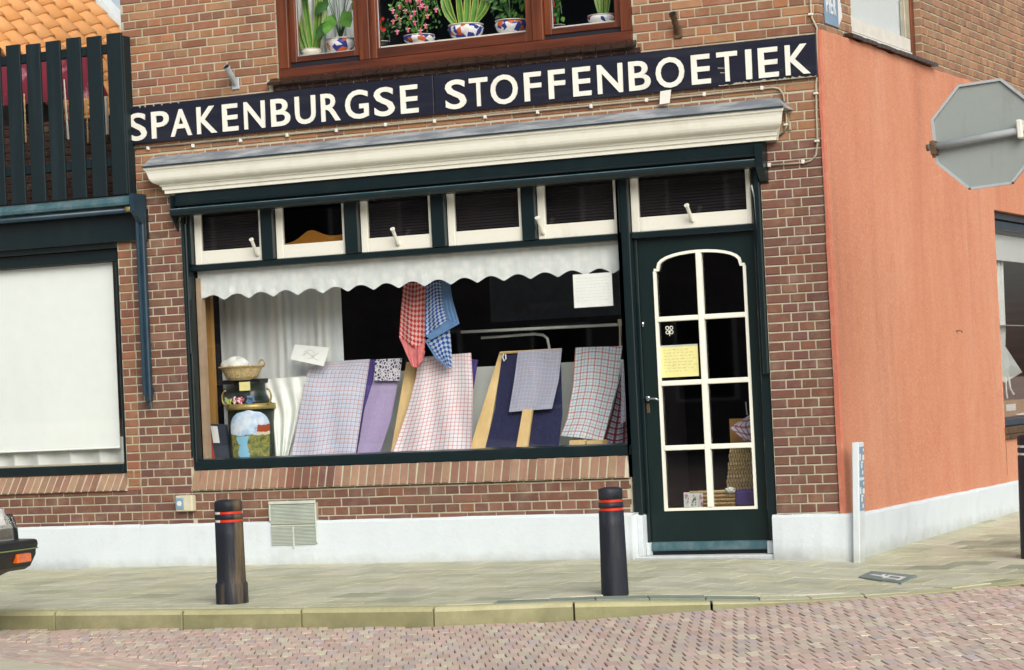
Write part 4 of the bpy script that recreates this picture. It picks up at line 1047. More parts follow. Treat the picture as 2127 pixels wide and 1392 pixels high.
# side upper window
sw = MB(); sw.cbox(XC - .14, XC - .05, 2.335, 2.415, 3.446, 4.9, .004); sw.cbox(XC - .14, XC - .05, .712, .73, 3.446, 4.9, .004); swo = sw.build('side_window', 'timber', shop)
mb = MB(); mb.box(XC - .10, XC - .055, .7305, 2.3345, 3.446, 3.500); mb.box(XC - .10, XC - .065, .7305, 2.3345, 3.508, 3.60); mb.build('grey_panel', 'pvc_white', swo)
mb = MB(); mb.box(XC - .10, XC - .070, .7305, 2.3345, 3.5, 3.508); mb.build('shadow_gap', 'black', swo)
mb = MB(); mb.box(XC - .075, XC - .071, .7305, 2.22, 3.6005, 4.9); mb.build('pane', 'glass', swo)
mb = MB(); mb.cbox(XC - .10, XC - .062, 2.22, 2.334, 3.6005, 4.9, .004, 0); mb.build('sash_stile', 'pvc', swo)
mb = MB(); mb.box(XC - .12, XC - .11, .7305, 2.3, 3.6, 4.9); mb.build('roller_blind', 'blind', swo)
ss = MB(); ss.box(XC - .15, XC + .001, .51, 2.64, 3.418, 3.440); sso = ss.build('side_tile_sill', 'mortar_dark', shop)
y = .53
while y < 2.62:
    mb = MB(); dz = R.uniform(-.002, .003); mb.box(XC - .05, XC + .060, y, y + .104, 3.412 + dz, 3.436 + dz); mb.v = [(q[0], q[1], q[2] + (.0 if q[0] > XC else .010)) for q in mb.v]; mb.build('sill_tile', 'tile_brown', sso); y += .110
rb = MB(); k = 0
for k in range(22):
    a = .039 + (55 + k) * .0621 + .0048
    c = shade('side'); rb.box(XC - .13, XC - .004, 2.4165, 2.4195, a, a + .0525, 0, tuple(q * .8 for q in c))  # brick tones lowered to paint in the shade of the recess
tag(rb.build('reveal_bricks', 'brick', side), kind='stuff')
# side shop window
s2 = MB(); s2.cbox(XC - .12, XC - .06, 4.192, 6.6, 2.30, 2.37, .006); s2.cbox(XC - .12, XC - .03, 4.192, 6.6, 2.375, 2.43, .006); s2.cbox(XC - .12, XC - .03, 4.192, 6.6, .70, .76, .008); s2.cbox(XC - .12, XC - .07, 4.192, 4.215, .765, 2.295, .004); s2.cbox(XC - .12, XC - .05, 6.5, 6.6, .765, 2.295, .004)
s2o = s2.build('side_shop_window', 'slate_blue', shop)
mb = MB(); mb.cbox(XC - .10, XC + .045, 4.185, 6.62, .602, .640, .006); mb.cbox(XC - .10, XC + .03, 4.19, 6.62, .6405, .698, .006); mb.build('brown_sill', 'rust', s2o)
mb = MB(); mb.box(XC - .10, XC - .096, 4.215, 6.5, .76, 2.30); mb.build('pane', 'glass', s2o)
mb = MB(); mb.box(XC - 1.4, XC - 1.35, 4.2, 7.0, .5, 2.5); mb.box(XC - 1.4, XC - .13, 4.1, 4.15, .5, 2.5); mb.box(XC - 1.4, XC - .13, 4.15, 7.0, .65, .70); mb.box(XC - 1.4, XC - .13, 4.15, 7, 2.5, 2.55); mb.box(XC - 1.4, XC - .13, 7, 7.05, .5, 2.55); mb.build('shop_interior', 'timber_h', s2o)
mb = MB(); mb.box(XC - .40, XC - .37, 4.75, 4.80, .70, 2.3); mb.build('curtain_post', 'straw2', s2o)
mb = MB(); mb.box(XC - .16, XC - .15, 4.22, 6.4, 2.06, 2.27); mb.build('window_blind', 'blind', s2o)
vp = thing('folded_voile', 'long white voile strip hanging in the side shop window', 'curtain', (XC - .2, 4.33, .9))
mb = MB(); 
for i in range(7): mb.tube([(XC - .2 - .01 * (i % 2), 4.29 + i * .028, 2.06), (XC - .2, 4.29 + i * .026, 1.5), (XC - .21, 4.30 + i * .02, 1.15)], .014, 6)
mb.build('fold', 'white_cloth', vp, smooth=True)
wh = thing('white_bow', 'pink and white cloth bow with hanging ribbons in the side shop window', 'cloth bow', (XC - .2, 4.4, 1.1))
mb = MB(); mb.add([(XC - .18, 4.28, 1.42), (XC - .17, 4.32, 1.42), (XC - .16, 4.62, 1.13), (XC - .17, 4.36, 1.05), (XC - .18, 4.27, 1.10), (XC - .14, 4.42, 1.20)], [(0, 1, 5), (1, 2, 5), (2, 3, 5), (3, 4, 5), (4, 0, 5)]); mb.build('bow', 'white_cloth', wh)
mb = MB(); mb.tube([(XC - .16, 4.40, 1.12), (XC - .16, 4.42, 1.0), (XC - .16, 4.47, .95)], .010, 5); mb.tube([(XC - .16, 4.36, 1.10), (XC - .16, 4.36, .98), (XC - .16, 4.37, .92)], .007, 5); mb.build('ribbon', 'white_cloth', wh)
cb = thing('wooden_crate', 'orange-brown wooden box with a white price card in the side shop window', 'box', (XC - .3, 4.5, .70))
mb = MB(); mb.cbox(XC - .45, XC - .17, 4.30, 4.75, .765, .90, .006); mb.build('box', 'oak', cb)
mb = MB(); mb.box(XC - .169, XC - .166, 4.36, 4.50, .815, .87); mb.build('price_card', 'paper', cb)
tg = MB(); tg.add([(XC - .16, 4.50, .775), (XC - .14, 4.62, .77), (XC - .20, 4.66, .81), (XC - .21, 4.54, .815)], [(0, 1, 2, 3)]); tag(tg.build('price_card', 'paper'), 'loose white card lying on the sill of the side shop window', 'card')
mb = MB(); mb.box(XC - .20, XC - .13, 4.22, 6.4, 1.52, 1.526); mb.build('glass_shelf', 'rod', s2o)

for o in list(bpy.data.objects):
    if o.type == 'MESH' and (o.parent in (vp, wh, cb) or (o.name.startswith('price_card') and o.parent is None)):
        for v_ in o.data.vertices: v_.co.y = 4.80 + (v_.co.y - 4.27) * 2.2
# ------------------------------------------------------------------ shop sign
sg = thing('shop_sign', 'long navy signboard with cream letters SPAKENBURGSE STOFFENBOETIEK above the cornice', 'sign', (-2.1, -.02, 3.1))
for k, (a, b) in enumerate(((-4.835, -2.312), (-2.308, .466))):
    mb = MB(); n = 24
    for i in range(1): mb.cbox(a, b, -.030, -.001, 3.104, 3.381, .005)
    mb.build('board', 'navy', sg)
mb = MB(); x = -.215; hs = []
while x < .455:
    hs.append((x, R.choice([.003, .006, .009, .014, .017, .011]) * (1 if x > -.12 else .5))); x += R.uniform(.006, .022)
hs.append((.457, .012)); n = len(hs); mb.add([(a, -.0312, 3.105) for a, h in hs] + [(a, -.0312, 3.105 + h) for a, h in hs], [(i, i + 1, n + i + 1, n + i) for i in range(n - 1)])
for q0_, q1_ in (((-.215, 3.222), (-.150, 3.216)), ((-.2, 3.19), (-.16, 3.186))): mb.add([(q0_[0], -.0312, q0_[1]), (q1_[0], -.0312, q1_[1]), (q1_[0], -.0312, q1_[1] + .004), (q0_[0], -.0312, q0_[1] + .006)], [(0, 1, 2, 3)])
for i in range(7):
    x = -4.82 + i * .07 + R.uniform(0, .03); mb.add([(x, -.0312, 3.380), (x + .02, -.0312, 3.380), (x + .012, -.0312, 3.380 - R.uniform(.008, .02))], [(0, 1, 2)])
tag(mb.build('peeling_paint', 'pvc', sg), kind='stuff')
LET = [('S', 265, 305), ('P', 313, 351.5), ('A', 352, 399), ('K', 407, 451), ('E', 460, 495), ('N', 505, 551), ('B', 561, 603), ('U', 611, 656), ('R', 665, 707), ('G', 715, 766), ('S', 775, 820), ('E', 830, 869),
       ('S', 923, 969), ('T', 973, 1014), ('O', 1017, 1076), ('F', 1087, 1125), ('F', 1137.5, 1174.5), ('E', 1188, 1228), ('N', 1239, 1294), ('B', 1304, 1351.5), ('O', 1360, 1422), ('E', 1434, 1476), ('T', 1487, 1532.5), ('I', 1547, 1562), ('E', 1573, 1617), ('K', 1629, 1683)]
for ch, a, b in LET:
    ym = 252 - (((a + b) / 2) - 285) * .1045; xa, xb = P(a + 1.2, ym, -.035).x, P(b - 1.2, ym, -.035).x
    rd = .004 if ch in 'SGOU' else 0
    fit_text(ch, xa, xb, 3.130 - rd, 3.326 + (rd if ch in 'SGO' else 0), lambda u, d, w: (u, -.0345 + d, w), 'letter', 'letter', sg, off=.014, depth=.008)
mb = MB(); a, b = P(1372, 190, -.03), P(1396, 214, -.03); mb.add([(a.x, -.036, a.z), (b.x, -.036, a.z + .004), (b.x - .01, -.05, b.z), (a.x - .003, -.05, b.z - .004), (a.x, -.034, a.z), (b.x, -.034, a.z + .004), (b.x - .01, -.048, b.z), (a.x - .003, -.048, b.z - .004)], [(0, 1, 2, 3), (4, 7, 6, 5), (0, 3, 7, 4), (1, 5, 6, 2)])
tag(mb.build('paper_scrap', 'pvc_white'), 'pale paper scrap caught on the conduit under the letter O of the sign', 'scrap')

# ------------------------------------------------------------------ rooms behind the glass
mb = MB()
def room(mb, x0, x1, y0, y1, z0, z1, skip_front=True):
    t = .04
    mb.box(x0 - t, x0, y0, y1, z0, z1); mb.box(x1, x1 + t, y0, y1, z0, z1); mb.box(x0 - t, x1 + t, y0, y1, z0 - t, z0 - .001); mb.box(x0 - t, x1 + t, y0, y1, z1 + .001, z1 + t); mb.box(x0 - t, x1 + t, y1 + .001, y1 + t, z0, z1)
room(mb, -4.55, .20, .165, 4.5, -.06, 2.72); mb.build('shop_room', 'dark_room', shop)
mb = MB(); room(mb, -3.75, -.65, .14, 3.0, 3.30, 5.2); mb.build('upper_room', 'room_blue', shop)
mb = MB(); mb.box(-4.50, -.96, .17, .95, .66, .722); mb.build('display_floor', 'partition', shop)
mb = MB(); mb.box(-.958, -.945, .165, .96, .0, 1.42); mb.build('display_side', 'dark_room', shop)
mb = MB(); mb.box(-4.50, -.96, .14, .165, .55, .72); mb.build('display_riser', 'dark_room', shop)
a = P(414, 700, .12); mb = MB(); mb.box(-4.4015, -4.362, .13, .185, .722, 2.10); mb.build('inner_jamb', 'tan', shop)
a, b = P(418, 700, .40), P(440, 700, .40); mb = MB(); mb.box(a.x, b.x, .40, .44, .722, 2.05); mb.build('wooden_upright', 'oak', shop)
mb = MB(); zt = P(1000, 762, .80).z; x0 = P(560, 800, .8).x; mb.box(x0, -.96, .80, .82, .722, zt); mb.build('low_partition', 'partition', shop)
def lerp(a, b, t): return a + (b - a) * t
def samp(pts, t):
    if len(pts) == 1: return pts[0]
    d = [math.dist(a, b) for a, b in zip(pts[:-1], pts[1:])]; s = t * sum(d)
    for (a, b), L in zip(zip(pts[:-1], pts[1:]), d):
        if s <= L or (a, b) == (pts[-2], pts[-1]): k = min(1, s / L) if L else 0; return (lerp(a[0], b[0], k), lerp(a[1], b[1], k))
        s -= L
def cloth(L, Rr, Yt, Yb, mat, nu=14, nv=18, rip=.006, fr=3.0, seed=0, uvs=1.0, sag=0.0, bot=None, thick=True, uvrot=0):
    rr = random.Random(seed); ph = rr.uniform(0, 6); v = []; uv = []
    W0 = (P(*samp(Rr, .5), Yt) - P(*samp(L, .5), Yt)).length; H0 = (P(*L[0], Yt) - P(*L[-1], Yb)).length
    for j in range(nv + 1):
        t = j / nv; a = samp(L, t); b = samp(Rr, t)
        for i in range(nu + 1):
            s = i / nu; Y = lerp(Yt, Yb, t) + rip * math.sin(s * fr * 6.28 + ph + 1.6 * math.sin(t * 3 + ph)) * (.3 + t) + rip * .5 * math.sin(t * 9 + s * 5)
            px, py = lerp(a[0], b[0], s), lerp(a[1], b[1], s)
            if bot and j == nv: py += bot(s)
            q = P(px, py + sag * math.sin(math.pi * s) * t, Y); v.append(q)
            uu, vv = s * W0 * uvs, -t * H0 * uvs + .012 * math.sin(s * 5 + ph) + sag * 0
            if uvrot: uu, vv = uu * math.cos(uvrot) - vv * math.sin(uvrot), uu * math.sin(uvrot) + vv * math.cos(uvrot)
            uv.append((uu, vv))
    n = (nu + 1) * (nv + 1); f = [(j * (nu + 1) + i, (j + 1) * (nu + 1) + i, (j + 1) * (nu + 1) + i + 1, j * (nu + 1) + i + 1) for j in range(nv) for i in range(nu)]
    mb = MB(); mb.add(v, f, 0, None, uv)
    if thick: mb.add([(q[0], q[1] + .004, q[2]) for q in v], [t_[::-1] for t_ in f], 0, None, uv)
    return mb
def cloth_thing(name, label, cat, args, mat, group=None, parent=None, **k):
    mb = cloth(*args, mat, **k); o = mb.build(name, mat, parent, smooth=True)
    return tag(o, label, cat, group) if parent is None else o
# sheer curtain behind, with folds
mb = MB(); nx_, nz_ = 220, 6; c0, c1 = P(430, 700, .68), P(712, 700, .68); v = []; uv = []
for j in range(nz_ + 1):
    for i in range(nx_ + 1):
        s = i / nx_; x = lerp(c0.x, c1.x, s); z = lerp(2.14, .73, j / nz_); v.append((x, .68 + .005 * math.sin(s * 95 + 2.5 * math.sin(s * 9)) * (.6 + .4 * math.sin(s * 23 + j * .4)) + .009 * math.sin(s * 19), z)); uv.append((s, j / nz_))
mb.add(v, [(j * (nx_ + 1) + i, (j + 1) * (nx_ + 1) + i, (j + 1) * (nx_ + 1) + i + 1, j * (nx_ + 1) + i + 1) for j in range(nz_) for i in range(nx_)], 0, None, uv)
tag(mb.build('sheer_curtain', 'sheer', smooth=True), 'white translucent curtain hanging at the left back of the shop window', 'curtain')
# lace valance with scalloped hem
mb = MB(); v = []; uv = []; n = 340; rows = 9; x0, x1 = P(410, 560, .135).x, P(1288, 505, .135).x; zt0, zb0 = 2.148, P(1000, 588, .135).z
for i in range(n + 1):
    s = i / n; x = lerp(x0, x1, s); per = .2045; hem = zb0 + .004 + .040 * abs(math.sin(math.pi * (x - x1 + .06) / per)) ** 1.2
    if s < .02: hem += (.02 - s) * 1.2
    for j in range(rows + 1):
        t = j / rows; v.append((x, .135 + .0022 * math.sin(x * 60) * t + .003 * math.sin(x * 23) * t, lerp(zt0, hem, t))); uv.append((x, t))
mb.add(v, [(i * (rows + 1) + j, i * (rows + 1) + j + 1, (i + 1) * (rows + 1) + j + 1, (i + 1) * (rows + 1) + j) for i in range(n) for j in range(rows)], 0, None, uv)
tag(mb.build('lace_valance', 'lace', smooth=True), 'white lace valance with scalloped hem across the top of the shop window', 'valance')
# dark hanging cloth with scalloped edge in the room
mb = MB(); a, b = P(1016, 588, 1.0), P(1292, 570, 1.0); zl = P(1150, 662, 1.0).z; v = []; n = 60
for i in range(n + 1):
    x = lerp(a.x, b.x, i / n); v += [(x, 1.0, 2.2), (x, 1.0 + .004 * math.sin(i), zl)]
mb.add(v, [(2 * i, 2 * i + 1, 2 * i + 3, 2 * i + 2) for i in range(n)])
dc = tag(mb.build('dark_hanging_cloth', 'dark_cloth', smooth=True), 'dark blue-green tablecloth with scalloped trim hanging deep in the shop', 'cloth')
mb = MB(); v = []
for i in range(n + 1):
    x = lerp(a.x + .05, b.x - .05, i / n); z = zl + .05; v += [(x, .992, z + .07), (x, .992, z + .03 * abs(math.sin(i * .52)))]
mb.add(v, [(2 * i, 2 * i + 1, 2 * i + 3, 2 * i + 2) for i in range(n)]); mb.build('scalloped_trim', 'room_blue', dc)
# rails
mb = MB(); mb.tube([P(958, 690, .62), P(1289, 674, .62)], .011, 8); o = thing('hanging_rail', 'pale metal rail running across the right half of the shop window', 'rail', tuple(P(1120, 682, .62))); mb.build('rail', 'rod', o, smooth=True)
mb = MB(); q = P(1288, 672, .62); mb.tube([q, q + Vector((0, -.02, -.16))], .008, 6); mb.cbox(q.x - .01, q.x + .02, .60, .64, q.z - .02, q.z + .03, .003); mb.build('end_bracket', 'pvc', o)
mb = MB(); mb.tube([P(1000, 702, .70), P(1110, 694, .70), P(1128, 696, .70), P(1137, 703, .70), P(1141, 722, .70), P(1141, 735, .70)], .010, 8); tag(mb.build('bent_rail', 'rod', smooth=True), 'bent metal bracket rail just below the long rail in the shop window', 'rail')
# paper notice on the glass
a, b = P(1190, 574, .110), P(1274, 635, .110); ntc = thing('white_notice', 'white handwritten paper stuck inside the glass at the top right of the shop window', 'notice', (a.x, .11, b.z))
mb = MB(); mb.box(a.x, b.x, .1085, .1100, b.z, a.z + .01); mb.build('sheet', 'paper', ntc)
mb = MB(); rr = random.Random(5)
for i in range(8):
    z = a.z - .02 - i * .022; x = a.x + .02
    while x < b.x - .03: w = rr.uniform(.01, .03); mb.box(x, x + w, .1075, .1080, z, z + .0035); x += w + .009
tag(mb.build('handwriting', 'ink_grey', ntc), kind='stuff')
# hanging towels
def poly_cloth(name, label, cat, pieces, group=None):
    t = thing(name, label, cat, tuple(P(*pieces[0][1][0], pieces[0][3])), group)
    for nm, L, Rr, Yt, Yb, mat, kw in pieces: cloth(L, Rr, Yt, Yb, mat, **kw).build(nm, mat, t, smooth=True)
    return t
poly_cloth('checked_towel', 'red and white checked towel hanging left of the blue one', 'towel', [
    ('fabric', [(838, 588), (833, 640), (829, 700)], [(885, 586), (884, 640), (882, 735)], .45, .43, 'towel_red', dict(rip=.012, fr=1.3, seed=2, nu=18)),
    ('hem', [(829, 700.5), (856, 762)], [(882, 735.5), (869, 764)], .43, .425, 'pink_cloth', dict(rip=.003, nv=6)),
    ('fold', [(868, 722), (868, 760)], [(884, 704), (876, 752)], .405, .405, 'pink_cloth', dict(rip=.003, nv=6))], 'checked towels hanging in the shop window')
poly_cloth('checked_towel', 'blue and white checked towel hanging right of the red one', 'towel', [
    ('fabric', [(885, 586), (884, 660), (884, 698)], [(915, 584), (921, 640), (929, 664)], .42, .40, 'towel_blue', dict(rip=.010, fr=1.2, seed=3, nu=18)),
    ('hem', [(915, 584), (921, 640), (929, 664)], [(934, 583), (940, 625), (954, 672)], .42, .40, 'blue_cloth', dict(rip=.003, nv=10)),
    ('hem', [(884, 698.5), (896, 706)], [(929, 664.5), (954, 672.5)], .40, .385, 'blue_cloth', dict(rip=.002, nv=6)),
    ('lower_fabric', [(884, 706), (905, 738), (921, 756)], [(934, 686), (937, 720), (940, 764)], .415, .41, 'towel_blue', dict(rip=.006, fr=1, seed=4)),
    ('lower_hem', [(881, 706), (905, 745), (921, 757)], [(886, 709), (908, 741), (941, 772)], .408, .406, 'blue_cloth', dict(rip=.001))], 'checked towels hanging in the shop window')
# fabrics draped over slanting pine boards
def board(label, x0a, x1a, ya, x0b, x1b, yb, Ya, Yb, name='pine_board', mat='pine', group='pine boards propping up the fabrics', rev=.02):
    mb = MB(); q = [P(x0a, ya, Ya), P(x1a, ya, Ya), P(x1b, yb, Yb), P(x0b, yb, Yb)]
    mb.add([tuple(v) for v in q] + [(v.x, v.y + rev, v.z) for v in q], [(3, 2, 1, 0), (4, 5, 6, 7), (0, 1, 5, 4), (2, 3, 7, 6), (1, 2, 6, 5), (3, 0, 4, 7)])
    return tag(mb.build(name, mat), label, 'board', group)
cloth_thing('checked_fabric', 'large pale blue fabric with fine red lines, leftmost of the propped fabrics', 'fabric', ([(672, 752), (640, 766), (632, 800), (605, 948)], [(768, 746), (752, 850), (738, 944)], .62, .30), 'check_blue_red', group='checked fabrics propped in the shop window', rip=.007, fr=2, seed=1, nu=20, nv=26)
cloth_thing('purple_fabric', 'dark purple fabric edge behind the lilac felt', 'fabric', ([(768, 747), (755, 840), (738, 944)], [(780, 747), (766, 850), (748, 944)], .63, .35), 'purple_dark')
cloth_thing('lilac_felt', 'plain lilac felt strip between the pale blue and the red checked fabrics', 'fabric', ([(782, 768), (757, 850), (742, 942)], [(832, 760), (812, 870), (790, 938)], .60, .32), 'lilac', rip=.006, fr=1, seed=5, nv=24)
cloth_thing('patterned_cloth', 'small black and white flower-printed cloth lying over the lilac felt', 'cloth', ([(779, 747), (778, 791)], [(835, 744), (829, 791)], .55, .51), 'paisley', rip=.003)
board('tall pine board between the lilac felt and the red checked fabric', 844, 866, 752, 812, 842, 938, .64, .38)
cloth_thing('navy_fabric', 'dark navy fabric edge behind the right side of the red checked fabric', 'fabric', ([(972, 745), (975, 800)], [(993, 748), (983, 808)], .66, .60), 'purple_dark')
cloth_thing('checked_fabric', 'red and white checked fabric fanning out beneath the two hanging towels', 'fabric', ([(870, 742), (862, 790), (846, 850), (815, 942)], [(978, 733), (982, 800), (979, 932)], .56, .28), 'check_red', group='checked fabrics propped in the shop window', rip=.014, fr=2.5, seed=8, nu=30, nv=30)
board('slanting pine board at the left edge of the navy denim', 1038, 1046, 731, 976, 1010, 932, .62, .34)
cloth_thing('denim_fabric', 'navy denim draped over a pine frame right of the red checked fabric', 'fabric', ([(1043, 738), (1034, 800), (1028, 850), (1008, 930)], [(1164, 730), (1168, 860), (1160, 928)], .60, .32), 'denim', rip=.008, fr=1.6, seed=9, nu=24, nv=24)
cloth_thing('checked_fabric', 'small grey-blue checked cloth lying over the navy denim', 'fabric', ([(1076, 730), (1068, 790), (1057, 856)], [(1167, 724), (1160, 790), (1146, 849)], .53, .38), 'check_grey', group='checked fabrics propped in the shop window', rip=.005, fr=1.5, seed=10, nu=20, nv=20)
board('narrow pine board showing below the grey-blue cloth', 1086, 1106, 850, 1072, 1095, 930, .38, .29)
mb = MB(); mb.tube([P(1040, 733, .60), P(1166, 726, .60)], .010, 6); tag(mb.build('pine_rail', 'pine'), 'thin pine rail along the top of the navy denim', 'rail')
mb = MB(); mb.tube([P(1046, 735, .55), P(1044, 742, .55), P(1047, 750, .55), P(1051, 745, .55), P(1050, 736, .55)], .005, 6); tag(mb.build('white_ribbon', 'white_cloth'), 'small white ribbon loop on the top left corner of the denim', 'ribbon')
cloth_thing('checked_fabric', 'white, light blue and red checked fabric at the right end of the shop window', 'fabric', ([(1195, 722), (1190, 800), (1178, 870), (1164, 905)], [(1292, 719), (1282, 800), (1252, 915)], .55, .30), 'check_light', group='checked fabrics propped in the shop window', rip=.007, fr=1.6, seed=11, nu=24, nv=28)
cloth_thing('dark_checked_fabric', 'dark tartan fabric in the lower right corner of the shop window', 'fabric', ([(1289, 780), (1270, 860), (1250, 925)], [(1300, 778), (1302, 860), (1303, 922)], .60, .42), 'check_dark', group='checked fabrics propped in the shop window', rip=.004)
cloth_thing('fabric_strip', 'narrow pale checked strip with a label hanging beside the right window post', 'fabric', ([(1291, 752), (1289, 880)], [(1300, 750), (1301, 874)], .36, .30), 'check_blue_red')
for k, (x0, x1) in enumerate(((1182, 1214), (1218, 1252))):
    a, b = P(x0, 915, .26), P(x1, 925, .26); mb = MB(); mb.cbox(a.x, b.x, .26, .34, .7225, a.z, .003); tag(mb.build('wooden_block', 'pine'), 'pine block under the light checked fabric, ' + ('left' if k == 0 else 'right') + ' of the pair', 'block', 'pine blocks under the fabric')
mb = MB(); a = P(1170, 918, .30); mb.cbox(a.x, a.x + .06, .30, .36, .7225, .75, .006); tag(mb.build('blue_packet', 'blue_cloth'), 'small bright blue packet beside the pine blocks', 'packet')
cloth_thing('white_drape', 'white cloth draped in folds beside the painted milk churn', 'cloth', ([(536, 788), (552, 850), (570, 948)], [(636, 782), (634, 850), (606, 946)], .55, .42), 'white_cloth', rip=.028, fr=3.2, seed=12, nu=40, nv=20)
mb = MB(); q = [P(612, 716, .50), P(684, 722, .50), P(672, 761, .46), P(603, 746, .46)]; mb.add([tuple(v) for v in q] + [(v.x, v.y + .004, v.z) for v in q], [(3, 2, 1, 0), (4, 5, 6, 7), (0, 1, 5, 4), (2, 3, 7, 6), (1, 2, 6, 5), (3, 0, 4, 7)])
crd = tag(mb.build('drawing_card', 'paper'), 'white card with a faint blue drawing, tilted above the pale blue fabric', 'card')
mb = MB(); 
for pts in (((628, 738), (640, 732), (650, 740), (662, 733)), ((640, 745), (652, 742), (660, 748)), ((632, 730), (645, 726), (656, 731))):
    mb.tube([P(x, y, .468) for x, y in pts], .0022, 4)
mb.build('drawing', 'ink_grey', crd)
# black shelf, churn, baskets
a, b = P(436, 792, .50), P(540, 792, .50); mb = MB(); mb.box(a.x, b.x + .03, .44, .62, a.z - .03, a.z); mb.build('black_shelf', 'black', shop)
c = P(510, 880, .33); rr_ = (P(552, 880, .33) - P(466, 880, .33)).length / 2 * .99
ch = thing('milk_churn', 'dark enamelled milk churn painted with a river landscape at the left of the shop window', 'milk churn', (c.x, .42, .722))
z1, z2, z3 = P(510, 848, .3).z, P(510, 830, .3).z, P(510, 796, .3).z
mb = MB(); mb.lathe([(rr_ * .99, .742), (rr_, .78), (rr_, z1 - .01)], c.x, .42, 28); mb.build('body', 'churn', ch, smooth=True)
mb = MB(); mb.lathe([(rr_ * .9, z1 + .03), (rr_ * .82, z1 + .055), (rr_ * .66, z2 + .04), (rr_ * .64, z3 - .01), (rr_ * .76, z3), (rr_ * .5, z3 + .002)], c.x, .42, 28); mb.build('neck', 'churn', ch, smooth=True)
mb = MB(); mb.lathe([(rr_ * .95, z1 - .012), (rr_ * 1.06, z1 - .01), (rr_ * 1.04, z1 + .03), (rr_ * .9, z1 + .032)], c.x, .42, 28); mb.build('brass_band', 'brass', ch, smooth=True)
mb = MB(); mb.lathe([(rr_ * .98, .7225), (rr_ * 1.06, .7235), (rr_ * 1.05, .745), (rr_ * .98, .747)], c.x, .42, 28); mb.build('brass_band', 'brass', ch, smooth=True)
for sgn in (-1, 1):
    mb = MB(); pts = [(c.x + sgn * (rr_ * (1.0 + .20 * math.sin(t))), .36, z1 + .03 + .05 + .055 * math.cos(t)) for t in [math.pi * k / 8 for k in range(9)]]; mb.tube(pts, .007, 6); mb.build('handle', 'brass', ch, smooth=True)
mb = MB(); v = []; uv = []; nA, nB = 18, 20      # painted panel on the front of the body
for j in range(nB + 1):
    t = j / nB; z = lerp(.750, z1 - .016, t); wd = 1.0 if t < .62 else math.sqrt(max(0, 1 - ((t - .62) / .38) ** 2)) * .98 + .02
    for i in range(nA + 1):
        s = i / nA; an = math.radians(-90 + 24 + (s - .5) * 118 * wd * (.8 + .2 * t)); v.append((c.x + (rr_ + .003) * math.cos(an), .42 + (rr_ + .003) * math.sin(an), z)); uv.append((.5 + (s - .5) * wd, t))
mb.add(v, [(j * (nA + 1) + i, j * (nA + 1) + i + 1, (j + 1) * (nA + 1) + i + 1, (j + 1) * (nA + 1) + i) for j in range(nB) for i in range(nA)], 0, None, uv); mb.build('painting', 'landscape', ch, smooth=True)
rr = random.Random(9)
for m_, cx_ in (('leaf_yellow', -.55), ('petal_white', -.1), ('pink', .0), ('blue_cloth', .55)):
    mb = MB()
    for k in range(16):
        q = Vector((c.x + cx_ * rr_ * .9 + rr.uniform(-.035, .035), .42 - rr_ * .86 - rr.uniform(0, .01), z1 + .055 + rr.uniform(-.02, .028))); r = rr.uniform(.006, .012)
        mb.add([q + Vector((r * math.cos(t), -.002, r * math.sin(t))) for t in (0, 1.26, 2.5, 3.8, 5.0)] + [q + Vector((0, -.006, 0))], [(i, (i + 1) % 5, 5) for i in range(5)])
    tag(mb.build('painted_flowers', m_, ch), kind='stuff')
mb = MB()
for k in range(40):
    q = Vector((c.x + rr.uniform(-1, 1) * rr_ * .8, .42 - rr_ * .84, z1 + .055 + rr.uniform(-.02, .025))); r = .008; an = rr.uniform(0, 6)
    mb.add([q, q + Vector((math.cos(an) * r * 2, -.002, math.sin(an) * r * 2)), q + Vector((math.cos(an + .7) * r, -.003, math.sin(an + .7) * r))], [(0, 1, 2)])
tag(mb.build('painted_leaves', 'leaf_light', ch), kind='stuff')
a, b = P(497, 794, .27), P(520, 811, .27); mb = MB(); mb.box(a.x, b.x, .268, .270, b.z, a.z); tag(mb.build('price_note', 'yellow_paper'), 'small plain yellow note on the neck of the milk churn', 'note')
bk = P(503, 790, .47); rw = (P(548, 760, .47) - P(458, 760, .47)).length / 2
bs_ = thing('bread_basket', 'shallow wicker basket with a crumpled white cloth on top of the milk churn', 'basket', (bk.x, .47, bk.z))
zt_ = P(503, 762, .47).z
mb = MB(); mb.lathe([(rw * .55, bk.z), (rw * .68, bk.z + .02), (rw * .92, zt_ - .005), (rw * .97, zt_), (rw * .92, zt_ + .002), (rw * .6, bk.z + .012)], bk.x, .47, 32, sy=.62); mb.build('bowl', 'straw2', bs_)
mb = MB()
for k in range(36):
    an = 2 * math.pi * k / 36; mb.tube([(bk.x + rw * .97 * math.cos(an), .47 + rw * .60 * math.sin(an), zt_ - .004), (bk.x + rw * .97 * math.cos(an + .18), .47 + rw * .60 * math.sin(an + .18), zt_ + .004)], .006, 5)
mb.build('rim', 'straw', bs_)
mb = MB(); pts = [(bk.x + rw * .80 + rw * .28 * (1 - math.cos(t)) / 2, .47, zt_ + .045 * math.sin(t)) for t in [math.pi * k / 8 for k in range(9)]]; mb.tube(pts, .006, 6); mb.build('handle', 'straw', bs_)
